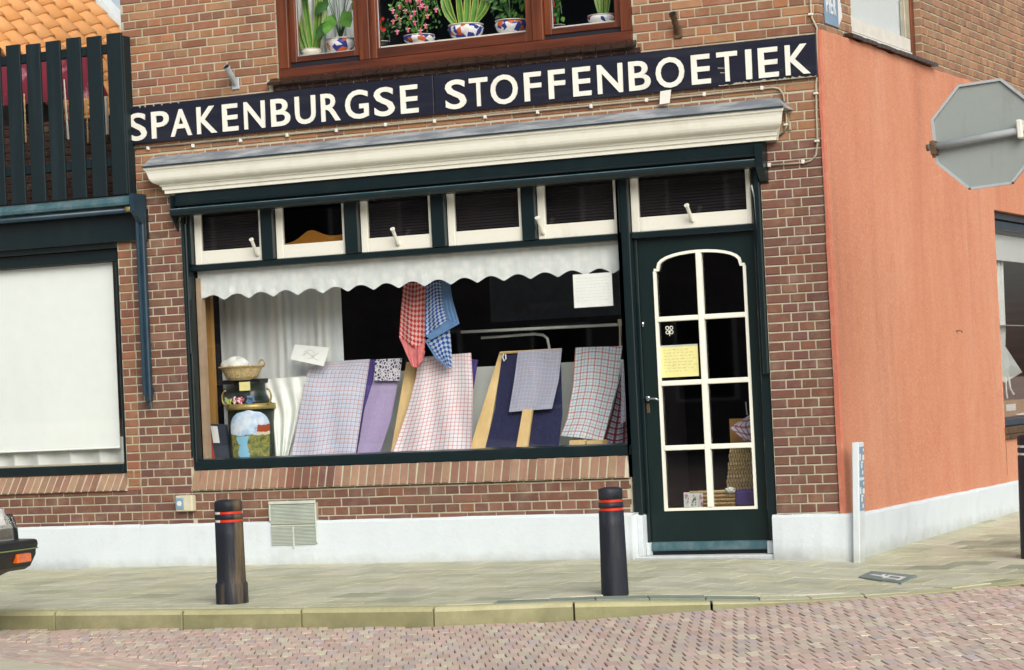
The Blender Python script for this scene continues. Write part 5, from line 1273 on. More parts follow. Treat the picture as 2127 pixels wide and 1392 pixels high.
def blob(name, mat, cx, cy, cz, rx, ry, rz, amp, seed, parent=None, nu=28, nv=16):
    rr = random.Random(seed); ph = [rr.uniform(0, 6) for _ in range(6)]; mb = MB(); v = []
    for j in range(nv + 1):
        t = math.pi * j / nv
        for i in range(nu):
            p = 2 * math.pi * i / nu; k = 1 + amp * (math.sin(3 * p + ph[0] + 2 * t) + .7 * math.sin(5 * p - 3 * t + ph[1]) + .5 * math.sin(9 * p + 5 * t + ph[2]) * math.sin(t))
            v.append((cx + rx * k * math.sin(t) * math.cos(p), cy + ry * k * math.sin(t) * math.sin(p), cz + rz * k * math.cos(t)))
    mb.add(v, [(j * nu + i, (j + 1) * nu + i, (j + 1) * nu + (i + 1) % nu, j * nu + (i + 1) % nu) for j in range(nv) for i in range(nu)])
    return mb.build(name, mat, parent, smooth=True)
q = P(490, 760, .45); tag(blob('crumpled_cloth', 'white_cloth', q.x, .46, q.z, .115, .07, .062, .09, 4), 'crumpled white cloth heaped in the shallow wicker basket', 'cloth')
# binder leaning in the left corner
q = [P(426, 880, .30), P(466, 882, .30), P(476, 952, .30), P(438, 952, .30)]
bn_ = thing('ring_binder', 'grey ring binder with a red spine leaning in the left corner of the shop window', 'binder', tuple(q[3]))
def slabq(q, y0, y1, mat, name, par):
    mb = MB(); mb.add([(v.x, y0, v.z) for v in q] + [(v.x, y1, v.z) for v in q], [(3, 2, 1, 0), (4, 5, 6, 7), (0, 1, 5, 4), (2, 3, 7, 6), (1, 2, 6, 5), (3, 0, 4, 7)]); return mb.build(name, mat, par)
slabq(q, .30, .34, 'navy_binder', 'cover', bn_)
slabq([q[0] + Vector((-.002, 0, .004)), lerp(q[0], q[1], .22) + Vector((0, 0, .004)), lerp(q[3], q[2], .22), q[3] - Vector((.002, 0, 0))], .292, .2995, 'red_binder', 'spine', bn_)
u0, u1 = .28, .62; s0, s1 = .06, .55
slabq([lerp(lerp(q[0], q[1], u0), lerp(q[3], q[2], u0), s0), lerp(lerp(q[0], q[1], u1), lerp(q[3], q[2], u1), s0), lerp(lerp(q[0], q[1], u1), lerp(q[3], q[2], u1), s1), lerp(lerp(q[0], q[1], u0), lerp(q[3], q[2], u0), s1)], .296, .2995, 'paper', 'title_label', bn_)
# orange sheet added for the warm reflection in the second upper light
mb = MB(); v = []; n = 30; a, b = P(590, 500, .14), P(722, 490, .14)
for i in range(n + 1):
    s = i / n; h = .018 + .075 * math.exp(-((s - .42) / .22) ** 2) + .045 * s ** 2
    v += [(lerp(a.x, b.x, s), .14, 2.20), (lerp(a.x, b.x, s), .145 + .01 * math.sin(s * 9), 2.285 + h)]
mb.add(v, [(2 * i, 2 * i + 2, 2 * i + 3, 2 * i + 1) for i in range(n)]); tag(mb.build('orange_reflection', 'amber_reflection', smooth=True), 'orange shape standing for a warm reflection in the second small window from the left', 'cloth')
# things behind the door glass
a, b = P(1516, 1016, .50), P(1575, 868, .50)
rc = thing('wicker_screen', 'tall pale wicker screen standing behind the lower right door panes', 'wicker screen', (a.x, .5, .05))
zb2, zt2 = P(1540, 1022, .5).z, P(1540, 925, .5).z; k = 0; z = zb2
while z < zt2:
    x = a.x - .0; ww = 0
    for i in range(16):
        xx = lerp(P(1508, 1010, .5).x, P(1572, 1010, .5).x, i / 16) + .004 * k
        off_ = .006 * (1 if (i + k) % 2 else -1); mb = None
    k += 1; z += .05
wv = MB()
for k in range(11):
    z = lerp(zb2, zt2, k / 11); h = (zt2 - zb2) / 11
    xl = lerp(P(1508, 1015, .5).x, P(1517, 930, .5).x, k / 11); xr = P(1575, 980, .5).x
    for i in range(22):
        x = lerp(xl, xr, i / 22); w = (xr - xl) / 22
        yy = .50 + (.004 if (i % 2) ^ (k % 2) else -.004) + (.010 if k % 3 == 1 else 0); wv.tube([(x + w / 2, yy, z), (x + w / 2, yy - .006, z + h / 2), (x + w / 2, yy, z + h)], w * .48, 5)
tag(wv.build('weave', 'straw2', rc), kind='stuff')
a1, b1 = P(1518, 925, .52), P(1572, 868, .52); mb = MB(); mb.box(a1.x, b1.x, .515, .53, a1.z, b1.z); mb.build('top_board', 'oak', rc)
cloth_thing('wine_checked_cloth', 'small wine-red and white checked cloth hanging by its corner behind the right door panes', 'cloth', ([(1545, 870), (1514, 888), (1518, 892), (1545, 915)], [(1575, 848), (1575, 880), (1575, 916)], .36, .36), 'check_wine', rip=.006, nu=10, nv=12)
mb = MB(); mb.tube([P(1549, 835, .36), P(1552, 862, .36)], .004, 5); tag(mb.build('hanging_hook', 'rod'), 'thin grey hook above the wine-red checked cloth behind the door', 'hook')
a, b = P(1440, 1024, .36), P(1524, 1052, .36)
wb = thing('wicker_basket', 'brown wicker basket behind the bottom door panes', 'basket', (a.x, .4, b.z))
mb = MB()
for k in range(6):
    z = lerp(b.z - .03, a.z, k / 5)
    for i in range(18):
        x = lerp(a.x - .02, b.x, i / 17); mb.tube([(x - .01, .36 + (.006 if (i + k) % 2 else -.002), z), (x + .014, .36 + (.006 if (i + k) % 2 else -.002), z)], .009, 5)
tag(mb.build('weave', 'straw', wb), kind='stuff')
mb = MB(); mb.tube([(a.x - .02, .352, a.z + .004), (b.x + .01, .352, a.z + .006)], .011, 6); mb.build('rim', 'straw2', wb)
mb = MB(); mb.box(a.x - .02, b.x, .375, .60, b.z - .04, a.z - .02); mb.build('basket_body', 'straw', wb)
cloth_thing('embroidered_cloth', 'white cloth with red and green embroidery over the basket edge behind the door', 'cloth', ([(1420, 1023), (1421, 1054)], [(1460, 1022), (1459, 1054)], .345, .34), 'white_cloth', rip=.004, nu=10, nv=6)
emb = MB(); rr = random.Random(2)
for k in range(26):
    px = rr.choice([1425, 1427, 1455, 1457]) + rr.uniform(-2, 2) if k < 16 else 1440 + rr.uniform(-5, 5); q = P(px, 1024 + rr.uniform(0, 28), .334); emb.tube([q, q + Vector((.006, 0, .004))], .0035, 4, m=0 if k < 16 else 1)
o = bpy.data.objects['embroidered_cloth']; tag(emb.build('embroidery', ['pink', 'leaf'], o), kind='stuff')
q = P(1545, 1034, .36); mb = MB(); mb.cbox(P(1526, 1030, .36).x, P(1578, 1030, .36).x, .345, .50, P(1545, 1054, .36).z, P(1545, 1017, .36).z, .02); tag(mb.build('purple_bundle', 'purple_dark'), 'dark purple folded cloth right of the basket behind the door', 'cloth')
q = P(1518, 1018, .34); tag(blob('white_scrap', 'white_cloth', q.x, .335, q.z, .030, .015, .018, .2, 7), 'crumpled white scrap on the basket rim behind the door', 'cloth')

# ------------------------------------------------------------------ plants in the upper window
mb = MB(); mb.box(-3.47, -.91, .13, .42, 3.59, 3.641); mb.build('window_board', 'white_paint', shop)
mb = MB(); v = []; n = 50; a, b = P(600, 40, .5), P(735, 40, .5)
for i in range(n + 1):
    s = i / n; v += [(lerp(a.x, b.x, s), .50 + .02 * math.sin(s * 40), 3.55), (lerp(a.x, b.x, s), .50 + .02 * math.sin(s * 40 + .4), 4.9)]
mb.add(v, [(2 * i, 2 * i + 2, 2 * i + 3, 2 * i + 1) for i in range(n)]); tag(mb.build('net_curtain', 'sheer', smooth=True), 'pale net curtain behind the plants in the left upper window', 'curtain')
ZW = 3.642
def pot(parent, px, pw, Y, htop, mat='imari', rim='petal_white', name='pot'):
    c = P(px, 60, Y); r = pw / 2; mb = MB(); mb.lathe([(r * .62, ZW), (r * .86, ZW + htop * .35), (r * .96, ZW + htop * .7), (r * .84, ZW + htop * .93), (r * .7, ZW + htop * .93), (r * .6, ZW + htop * .8)], c.x, Y, 24); p = mb.build(name, mat, parent, smooth=True)
    mb = MB(); mb.lathe([(r * .84, ZW + htop * .935), (r * .93, ZW + htop * .95), (r * .93, ZW + htop), (r * .80, ZW + htop)], c.x, Y, 24); mb.build('rim', 'white_paint', p, smooth=True)
    return c.x
def blade(base, tip, w, bend, m=0, mb=None, edge=True):
    mb = mb or MB(); base, tip = Vector(base), Vector(tip); d = tip - base; sd_ = Vector((1, 0, 0)).cross(d).normalized().cross(d).normalized(); sd_ = Vector((-d.z, 0, d.x)).normalized(); n = 8; v = []
    for i in range(n + 1):
        t = i / n; c = base + d * t + Vector((bend * math.sin(t * 3.1), -abs(bend) * .4 * math.sin(t * 3), 0)); ww = w * (math.sin(math.pi * min(1, t * .85 + .15)) ** .6) * (1 if t < .95 else .2)
        v += [c - sd_ * ww, c - sd_ * ww * .72, c + Vector((0, .006, 0)), c + sd_ * ww * .72, c + sd_ * ww]
    for i in range(n):
        for k in range(4): mb.add([v[i * 5 + k], v[i * 5 + k + 1], v[i * 5 + 5 + k + 1], v[i * 5 + 5 + k]], [(0, 1, 2, 3)], 1 if k in (0, 3) else 0)
    return mb
def sansevieria(name, label, px, pw, Y, leaves, htop, potmat='imari', group='plants on the sill of the upper window'):
    c = P(px, 60, Y); t = thing(name, label, 'plant', (c.x, Y, ZW), group); pot(t, px, pw, Y, htop, potmat)
    for dx, h, lean, w in leaves:
        blade((c.x + dx, Y + R.uniform(-.02, .02), ZW + htop * .85), (c.x + dx + lean, Y + R.uniform(-.05, .02), ZW + h), w, lean * .3).build('leaf', ['leaf_light', 'leaf_yellow'], t, smooth=True)
    return t
sansevieria('snake_plant', 'tall snake plant with yellow-edged leaves in a white pot, first plant from the left upstairs', 645, .17, .22, [(-.10, .60, -.02, .026), (-.05, .45, -.07, .024), (.0, .75, -.03, .028), (.02, .60, .06, .026), (.05, .72, .05, .028), (-.02, .3, -.03, .018), (.04, .35, .10, .020)], .05, 'white_paint')
sansevieria('snake_plant', 'snake plant in a colourful painted pot at the middle of the upper window', 968, .27, .24, [(-.08, .42, -.06, .026), (-.04, .36, .0, .026), (.0, .45, .03, .028), (.04, .38, .05, .026), (.07, .44, .12, .024), (-.06, .34, -.10, .022), (.06, .3, .16, .016)], .10)
sansevieria('snake_plant', 'narrow upright plant in a painted bowl at the right end of the upper window', 1255, .24, .26, [(-.01, .42, .0, .018), (.01, .40, .02, .016), (-.02, .36, -.04, .014), (.02, .34, .05, .014)], .060)
def leafy(name, label, px, Y, pw, htop, nleaf, size, spread, hmax, mats=('leaf', 'leaf_light'), potmat='imari', seed=1, flowers=None, hmin=.12, each=True):
    rr = random.Random(seed); c = P(px, 60, Y); t = thing(name, label, 'plant', (c.x, Y, ZW), 'plants on the sill of the upper window'); pot(t, px, pw, Y, htop, potmat)
    al = MB()
    for k in range(nleaf):
        an = rr.uniform(0, 6.28); r = spread * math.sqrt(rr.random()); h = rr.uniform(hmin, hmax)
        b = Vector((c.x + r * math.cos(an), Y + r * .5 * math.sin(an) - .02, ZW + h)); s = size * rr.uniform(.7, 1.2); dr = Vector((math.cos(an) * .6, -.5, rr.uniform(-1.0, .3))).normalized(); sd_ = dr.cross(Vector((0, -1, .3))).normalized()
        v = [b, b + dr * s * .35 + sd_ * s * .30, b + dr * s * .35 - sd_ * s * .30, b + dr * s * .7 + sd_ * s * .22, b + dr * s * .7 - sd_ * s * .22, b + dr * s, b + dr * s * .5 + Vector((0, .01 * s, .02 * s)) - Vector((0, s * .08, 0))]
        f = [(0, 2, 6), (0, 6, 1), (1, 6, 3), (2, 4, 6), (3, 6, 5), (4, 5, 6)]; m_ = 0 if rr.random() < .55 else 1
        if each: mb = MB(); mb.add(v, f, m_); mb.tube([Vector((c.x, Y, ZW + htop * .8)), (Vector((c.x, Y, ZW + htop)) + b) / 2 + Vector((0, 0, .03)), b], .003, 4, m=0); mb.build('leaf', list(mats), t, smooth=True)
        else: al.add(v, f, m_)
    if not each:
        for k in range(14): an = rr.uniform(0, 6.28); al.tube([(c.x, Y, ZW + htop), (c.x + spread * .6 * math.cos(an), Y - .02, ZW + hmax * rr.uniform(.5, .9)), (c.x + spread * math.cos(an), Y - .03, ZW + hmax * rr.uniform(.2, .8))], .0025, 4)
        tag(al.build('foliage', list(mats), t), kind='stuff')
    if flowers:
        fm, fn_, fs, kind = flowers; mb = MB()
        for k in range(fn_):
            an = rr.uniform(0, 6.28); r = spread * 1.05 * math.sqrt(rr.random()); q = Vector((c.x + r * math.cos(an), Y - .06 - rr.random() * .05, ZW + rr.uniform(hmin * .7, hmax)))
            if kind == 'fuchsia':
                mb.tube([q + Vector((0, 0, .02)), q, q - Vector((0, 0, .018))], [.003, .007, .009], 5, m=0)
                for a_ in (0, 1.57, 3.14, 4.71): mb.add([q, q + Vector((math.cos(a_) * .022, math.sin(a_) * .01, .008)), q + Vector((math.cos(a_) * .008, 0, .012))], [(0, 1, 2)], 1)
            else:
                for a_ in range(7): w = a_ * .9; mb.add([q, q + Vector((math.cos(w) * fs, -.006, math.sin(w) * fs)), q + Vector((math.cos(w + .7) * fs, -.004, math.sin(w + .7) * fs))], [(0, 1, 2)], 0)
        tag(mb.build('flowers', list(fm), t), kind='stuff')
    return t
leafy('philodendron', 'broad-leaved green plant in a blue and white pot beside the tallest snake plant', 706, .24, .22, .105, 14, .17, .16, .55, seed=5, hmin=.24)
leafy('geranium', 'small red flowering plant at the left edge of the middle upper pane', 793, .30, .12, .06, 40, .04, .08, .22, potmat='dark_gap', flowers=(('red_petal',), 14, .014, 'g'), hmin=.08, each=False, seed=6)
leafy('fuchsia', 'fuchsia with pink and white hanging flowers in a painted pot', 870, .22, .24, .060, 330, .030, .20, .50, mats=('leaf_light', 'leaf'), flowers=(('pink', 'petal_white'), 48, .02, 'fuchsia'), hmin=.10, each=False, seed=7)
leafy('fern', 'green leafy plant in a painted bowl beside the right mullion of the upper window', 1062, .24, .24, .095, 130, .06, .13, .5, flowers=None, hmin=.11, each=False, seed=8)
leafy('red_rose', 'plant with round red flowers at the left of the right upper window', 1160, .26, .10, .03, 22, .05, .05, .30, potmat='dark_gap', flowers=(('red_petal',), 5, .03, 'g'), hmin=.06, each=False, seed=9)

# ------------------------------------------------------------------ neighbour on the left
nb = thing('neighbour_house', 'lower brick house on the left with a white blind and dark green fascia', 'building', (-6.6, 0, 0))
NX = -9.0; WR = -4.985
nw = mortar_wall('front_wall', NX, -4.872, -.2, 2.40, [(-8.2, WR, .573, 2.398)], idf, nb, .12)
br = []
def nq(rects, pal):
    for r in rects:
        px, py, dd = project(((r[0] + r[1]) / 2, 0, (r[2] + r[3]) / 2)); br.append((not (px > -15 and py < 1400), dd, r, pal))
nq(course_bricks(WR + .003, -4.868, .70, 2.398, [], xph=WR - .05), 'left'); nq(course_bricks(-8.198, -4.868, .30, .572, [], xph=-4.9), 'pier')
nq(course_bricks(-9, -8.203, .30, 2.398, [], xph=-4.9), 'pier'); nq(course_bricks(WR + .003, -4.868, .572, .70, [], xph=WR - .05), 'left')
br.sort(key=lambda t: (t[0], t[1])); nbm = MB()
for i, (h_, dd, r, pal) in enumerate(br):
    cx, cz = (r[0] + r[1]) / 2, (r[2] + r[3]) / 2; L, H = r[1] - r[0], r[3] - r[2]; jy = R.uniform(-.0018, .0012)
    if not h_ and i < 240:
        me, cls = brick_mesh(pal, L, H); o = link(me, 'brick', nw); o.location = (cx, jy, cz); o.scale = (L / cls, 1, H / .052)
    else: brick_geo(nbm, L, H, shade(pal), xf=lambda q, cx=cx, cz=cz, jy=jy: (q[0] + cx, q[1] + jy, q[2] + cz))
tag(nbm.build('bricks', 'brick', nw), kind='stuff')
mb = MB(); mb.prof([(-.022, .571), (.068, .697), (.12, .697), (.12, .571)], -8.2, WR); ns = mb.build('brick_sill', 'mortar', nb)
x = WR - .058
while x > -6.5:
    w = .052; mb = MB(); c = shade('sill'); yb, z0_, yt, z1_ = -.030, .574, .062, .700; e = .0035; t = R.uniform(-.004, .004)
    v = [(x, yb + e, z0_), (x + w, yb + e, z0_), (x + w + t, yt + e, z1_), (x + t, yt + e, z1_), (x + e, yb, z0_ + e), (x + w - e, yb, z0_ + e), (x + w + t - e, yt, z1_ - e), (x + t + e, yt, z1_ - e), (x, yb + .05, z0_), (x + w, yb + .05, z0_), (x + w + t, yt + .05, z1_), (x + t, yt + .05, z1_)]
    mb.add(v, [(4, 5, 6, 7), (0, 1, 5, 4), (1, 2, 6, 5), (2, 3, 7, 6), (3, 0, 4, 7), (8, 9, 1, 0), (9, 10, 2, 1), (10, 11, 3, 2), (11, 8, 0, 3)], 0, c); mb.build('brick', 'brick', ns); x -= .0655
mb = MB(); n = 34; v = []
pr = [(-.03, -.2), (-.03, -.02), (-.032, .12), (-.03, .305), (-.024, .318), (-.014, .323), (.05, .323)]
for i in range(n + 1):
    for k, (a, b) in enumerate(pr): v.append((lerp(NX, -4.871, i / n), a + R.uniform(-.002, .002) * (k < 5), b + (R.uniform(-.003, .002) if k > 2 else 0)))
mb.add(v, [(i * 7 + k, (i + 1) * 7 + k, (i + 1) * 7 + k + 1, i * 7 + k + 1) for i in range(n) for k in range(6)]); mb.build('plinth', 'white_render', nb)
mb = MB(); mb.cbox(WR - .055, WR - .002, .050, .12, .702, 2.36, .005); mb.cbox(-8.2, WR - .0555, .045, .12, .702, .765, .006); mb.cbox(-8.2, WR - .0555, .055, .12, 2.27, 2.36, .005); mb.cbox(-8.2, -8.12, .05, .12, .766, 2.269, .005)
nwf = mb.build('window_frame', 'green', nb)
mb = MB(); mb.box(-8.12, WR - .0555, .100, .105, .766, 2.269); mb.build('pane', 'glass', nwf)
mb = MB(); mb.cbox(-8.12, WR - .0555, .075, .0995, .766, .782, .003); mb.build('glazing_seal', 'pvc', nwf)
mb = MB(); mb.box(-8.1, P(236.5, 700, .15).x + .03, .125, .129, P(100, 934, .13).z, 2.265); mb.cbox(-8.1, P(236.5, 700, .15).x + .03, .118, .135, P(100, 934, .13).z - .012, P(100, 934, .13).z, .003); tag(mb.build('roller_blind', 'blind'), 'large white roller blind filling the neighbouring window on the left', 'blind')
mb = MB(); v = []; n = 160; zt_ = P(100, 930, .16).z
for i in range(n + 1):
    x = lerp(-6.6, WR - .05, i / n); y = .17 + .03 * abs(math.sin(x * 14 + .8 * math.sin(x * 5))); v += [(x, y, .77), (x, y, zt_ + .06)]
mb.add(v, [(2 * i, 2 * i + 2, 2 * i + 3, 2 * i + 1) for i in range(n)]); tag(mb.build('net_curtain', 'white_cloth', smooth=True), 'white pleated net curtain showing below the white roller blind', 'curtain')
mb = MB(); room(mb, -8.15, WR + .02, .14, 2.5, .70, 2.36); mb.build('room', 'partition', nb)
# fascia, roof edge, awning tube, drop arm
mb = MB(); mb.cbox(-9, -4.698, -.045, .0, 2.402, 2.625, .004); mb.cbox(-9, -4.99, .0005, .05, 2.3605, 2.46, .003); nf = mb.build('fascia', 'green', nb)
mb = MB(); mb.prof([(-.14, 2.648), (-.175, 2.655), (-.18, 2.675), (-.16, 2.712), (-.12, 2.725), (.0, 2.728), (.0, 2.648)], -9, -4.742); mb.build('roof_edge', 'teal', nf)
mb = MB(); mb.tube([(-9, -.135, 2.618), (-4.735, -.135, 2.618)], .022, 10); mb.build('awning_tube', 'slate_blue', nf, smooth=True)
mb = MB(); mb.tube([(-4.79, -.155, 2.622), (-4.735, -.155, 2.622)], .020, 10); mb.build('tube_end_cap', 'brass', nf, smooth=True)
mb = MB(); mb.prof([(-.19, 2.60), (-.19, 2.73), (-.02, 2.73), (-.02, 2.52), (-.09, 2.52)], -4.733, -4.700); mb.build('end_plate', 'slate_blue', nf)
ar = MB(); p0 = P(289, 448, -.09); p1 = P(300, 826, -.09); x_ = (p0.x + p1.x) / 2
ar.cbox(x_ - .020, x_ + .030, -.075, -.030, 1.215, 2.56, .008); ar.tube([(x_ - .012, -.085, 2.55), (x_ - .012, -.085, 1.26)], .014, 8); ar.tube([(x_, -.05, 1.20), (x_ + .012, -.06, 1.165)], .012, 6)
for z in (2.5, 1.28): ar.box(x_ - .01, x_ + .02, -.0295, -.001, z, z + .03)
ar.build('awning_arm', 'slate_blue', nb, smooth=False)
mb = MB(); mb.box(-9, -4.875, .13, 6, 2.42, 2.64); mb.box(-9, -4.99, 5.9, 6, -.2, 2.41); mb.build('flat_roof', 'lead_dark', nb)
# timber fence on the flat roof
fc = thing('balcony_fence', 'dark green vertical board fence round the roof terrace on the left', 'fence', (-5.9, -.11, 2.73))
for k in range(9):
    x1 = -4.79 - k * .1805; mb = MB()
    if k == 0: mb.cbox(x1 - .128, x1, -.125, -.10, 2.735, 3.920, .004); mb.cbox(x1 - .035, x1 + .001, -.099, .0, 2.735, 3.90, .006)
    else: mb.cbox(x1 - .126 + R.uniform(-.002, .002), x1, -.120, -.098, 2.735 + R.uniform(-.004, .004), 3.918 + R.uniform(-.008, .008), .004)
    mb.build('post' if k == 0 else 'board', 'fence_green', fc)
for z in (3.78, 2.95):
    mb = MB(); mb.cbox(-6.5, -4.83, -.0975, -.055, z, z + .07, .004); mb.build('rail', 'fence_green', fc)
mb = MB()
for k in range(1, 9):
    x1 = -4.79 - k * .1805 + .027; mb2 = MB(); mb2.cbox(x1 - .022, x1 + .022, -.054, -.02, 2.98, 3.03, .003); mb2.build('bracket', 'galv', fc)
# terrace wall behind, maroon cloth and white post
tw = thing('terrace_wall', 'low brick wall behind the balcony fence, shade painted into its colour', 'wall', (-6.6, .6, 2.6))
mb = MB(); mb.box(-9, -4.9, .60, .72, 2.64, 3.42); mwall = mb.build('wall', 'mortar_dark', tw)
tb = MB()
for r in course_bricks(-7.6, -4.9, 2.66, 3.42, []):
    cx, cz = (r[0] + r[1]) / 2, (r[2] + r[3]) / 2; brick_geo(tb, r[1] - r[0], r[3] - r[2], tuple(c * .45 for c in shade('pier')), xf=lambda q, cx=cx, cz=cz: (q[0] + cx, q[1] + .592, q[2] + cz))  # brick tones cut down to paint in the shade behind the fence
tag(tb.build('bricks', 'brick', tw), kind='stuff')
a = [P(-30, 118, .5), P(197, 117, .5), P(226, 200, .5), P(-30, 222, .5)]
mb = MB(); n = 40; v = []
for j in range(9):
    for i in range(n + 1):
        q = lerp(lerp(a[0], a[1], i / n), lerp(a[3], a[2], i / n), j / 8); v.append((q.x, .5 + .03 * math.sin(i * .9 + j * .2), q.z))
mb.add(v, [(j * (n + 1) + i, (j + 1) * (n + 1) + i, (j + 1) * (n + 1) + i + 1, j * (n + 1) + i + 1) for j in range(8) for i in range(n)]); tag(mb.build('maroon_sheet', 'maroon', smooth=True), 'maroon sheet with pink patches hanging behind the balcony fence', 'sheet')
a, b = P(214, 202, .45), P(226, 280, .45); mb = MB(); mb.cbox(a.x, b.x, .43, .46, b.z, a.z, .003); tag(mb.build('white_board', 'white_paint'), 'white upright board behind the last gap of the balcony fence', 'board')
mb = MB(); mb.tube([P(133, 165, .45), P(142, 290, .45)], [.004, .010], 6); tag(mb.build('parasol_pole', 'white_paint'), 'slim white pole leaning behind the balcony fence', 'pole')
for px in (52, 181):
    mb = MB(); mb.tube([P(px - 2, 195, .5), P(px + 2, 296, .5)], .006, 6); tag(mb.build('bamboo_cane', 'straw2'), 'thin bamboo cane behind the balcony fence, ' + ('left' if px < 100 else 'right') + ' one', 'cane', 'bamboo canes behind the fence')

# orange pantile roof behind
rf = thing('pantile_roof_house', 'house with orange pantile roof and white verge board behind the balcony fence', 'building', (-9, 1.5, 0))
e0 = P(250, 72, 3.0); sl_ = math.radians(47); up_ = Vector((-math.cos(sl_), 0, math.sin(sl_))); nn_ = Vector((math.sin(sl_), 0, math.cos(sl_))); TW_, TE = .262, .170
TL_ = .215; tvs = []
mb0 = []
for var in range(3):
    mb = MB(); n = 8; v = []
    for i in range(n + 1):
        s = i / n; y = -s * (TW_ + .012); h = .030 * (math.cos(s * 2 * math.pi - .6)) if s < 1 else .03 * math.cos(-.6); 
        for (uu, hh) in ((-.0, .026), (TL_, .0)):
            q = up_ * uu + nn_ * (h + hh) + Vector((0, y, 0)); v.append(tuple(q))
        q = nn_ * (h + .006) + Vector((0, y, 0)); v.append(tuple(q))
    mb.add(v, [(i * 3, i * 3 + 1, i * 3 + 4, i * 3 + 3) for i in range(n)] + [(i * 3 + 2, i * 3, i * 3 + 3, i * 3 + 5) for i in range(n)])
    me = bpy.data.meshes.new('roof_tile'); me.from_pydata(mb.v, [], mb.f); me.materials.append(M['pantile']); me.polygons.foreach_set('use_smooth', [True] * len(mb.f)); tvs.append(me)
base = e0 - up_ * 3.0
for j in range(34):
    for i in range(11):
        q = base + up_ * (j * TE) + Vector((0, -i * TW_, 0))
        px, py, dd = project(q)
        if q.z < 2.66 or q.y < .76 or not (-180 < px < 300 and -120 < py < 330): continue
        o = link(R.choice(tvs), 'roof_tile', rf); o.matrix_parent_inverse = Matrix.Translation(-rf.location); o.location = q + Vector((0, 0, R.uniform(-.004, .004)))
mb = MB(); q0 = base - nn_ * .03; q1 = base + up_ * 7 - nn_ * .03; mb.add([q0 + Vector((0, 0, 0)), q1, q1 - Vector((0, 2.24, 0)), q0 - Vector((0, 2.24, 0)), q1 - Vector((7, 0, 0)), q1 - Vector((7, 2.24, 0)), (q1.x - 7, q0.y, 0), (q0.x, q0.y, 0), (q0.x, q0.y - 2.24, 0), (q1.x - 7, q0.y - 2.24, 0)], [(0, 3, 2, 1), (1, 2, 5, 4), (0, 1, 4, 6, 7), (3, 8, 9, 5, 2), (0, 7, 8, 3)]); mb.build('roof_deck', 'mortar_dark', rf)
mb = MB(); b0 = base + nn_ * -.10 + Vector((0, .03, 0)); b1 = b0 + up_ * 7; w_ = nn_ * .17
mb.add([b0, b1, b1 + w_, b0 + w_] + [p + Vector((0, .20, 0)) for p in (b0, b1, b1 + w_, b0 + w_)], [(0, 1, 2, 3), (7, 6, 5, 4), (3, 2, 6, 7), (0, 4, 5, 1), (0, 3, 7, 4)]); mb.build('verge_board', 'white_board', rf)

# ------------------------------------------------------------------ street furniture
def bollard(label, x, y, h, rt, rb, mat, tape, collar=True, seed=1):
    z0 = pave_z(x, y) - .01; t = thing('bollard', label, 'bollard', (x, y, z0), 'black wooden bollards along the pavement'); n = 40
    rr = random.Random(seed)
    top = z0 + h; pr = [(rb, z0 - .1), (rb, z0 + .01)] + ([(rb * 1.0, z0 + .125), (rb * .90, z0 + .14)] if collar else [])
    rz = lambda z: lerp(rb * (.90 if collar else 1), rt, (z - z0) / h)
    pr += [(rz(z0 + h * k), z0 + h * k) for k in (.35, .5, .65)]
    g = [(top - .060 - .018, top - .060), (top - .060 - .040 - .018, top - .060 - .040)] if False else [(top - .082, top - .065), (top - .130, top - .113)]
    for a, b in g[::-1]: pr += [(rz(a), a - .0015), (rz(a) - .006, a), (rz(b) - .006, b), (rz(b), b + .0015)]
    pr += [(rt, top - .012), (rt * .92, top - .002), (rt * .5, top + .004), (.001, top + .005)]
    mb = MB(); mb.lathe(pr, 0, 0, n); 
    for i, q in enumerate(mb.v):
        k = 1 + .03 * math.sin(5 * math.atan2(q[1], q[0]) + seed); mb.v[i] = (x + q[0] * k, y + q[1] * k, q[2])
    mb.build('post', mat, t, smooth=True)
    for a, b in g:
        for m_, a0, a1 in tape:
            mb = MB(); v = []; n2 = 16; r = rz(a) - .004
            for i in range(n2 + 1):
                an = math.radians(lerp(a0, a1, i / n2)); k = 1 + .03 * math.sin(5 * an + seed); v += [(x + r * k * math.cos(an), y + r * k * math.sin(an), a + .001), (x + r * k * math.cos(an), y + r * k * math.sin(an), b - .001)]
            mb.add(v, [(2 * i, 2 * i + 2, 2 * i + 3, 2 * i + 1) for i in range(n2)]); mb.build('band', m_, t, smooth=True)
    return t
p = PZ(480, 1258, -.034); h1 = P(474, 1036, p.y).z - pave_z(p.x, p.y)
bollard('worn black wooden bollard with white and red bands in front of the left window pane', p.x, p.y + .02, h1, .083, .096, 'bollard', [('white_tape', -210, -102), ('red_tape', -102, 20), ('white_tape', 20, 149)], True, 1)
p = PZ(1276, 1246, -.05); h2 = P(1268, 1010, p.y).z - pave_z(p.x, p.y)
bollard('smooth black bollard with red bands in front of the door post', p.x, p.y + .02, h2, .069, .078, 'bollard_b', [('red_tape', -180, 180)], False, 2)
p = PZ(2150, 1160, pave_z(1.7, 0)); h3 = P(2122, 916, p.y).z - pave_z(p.x, p.y)
bollard('black bollard with thin white bands at the right edge', p.x + .03, p.y, h3 + .05, .10, .115, 'bollard_b', [('white_tape', -180, 180)], False, 3)
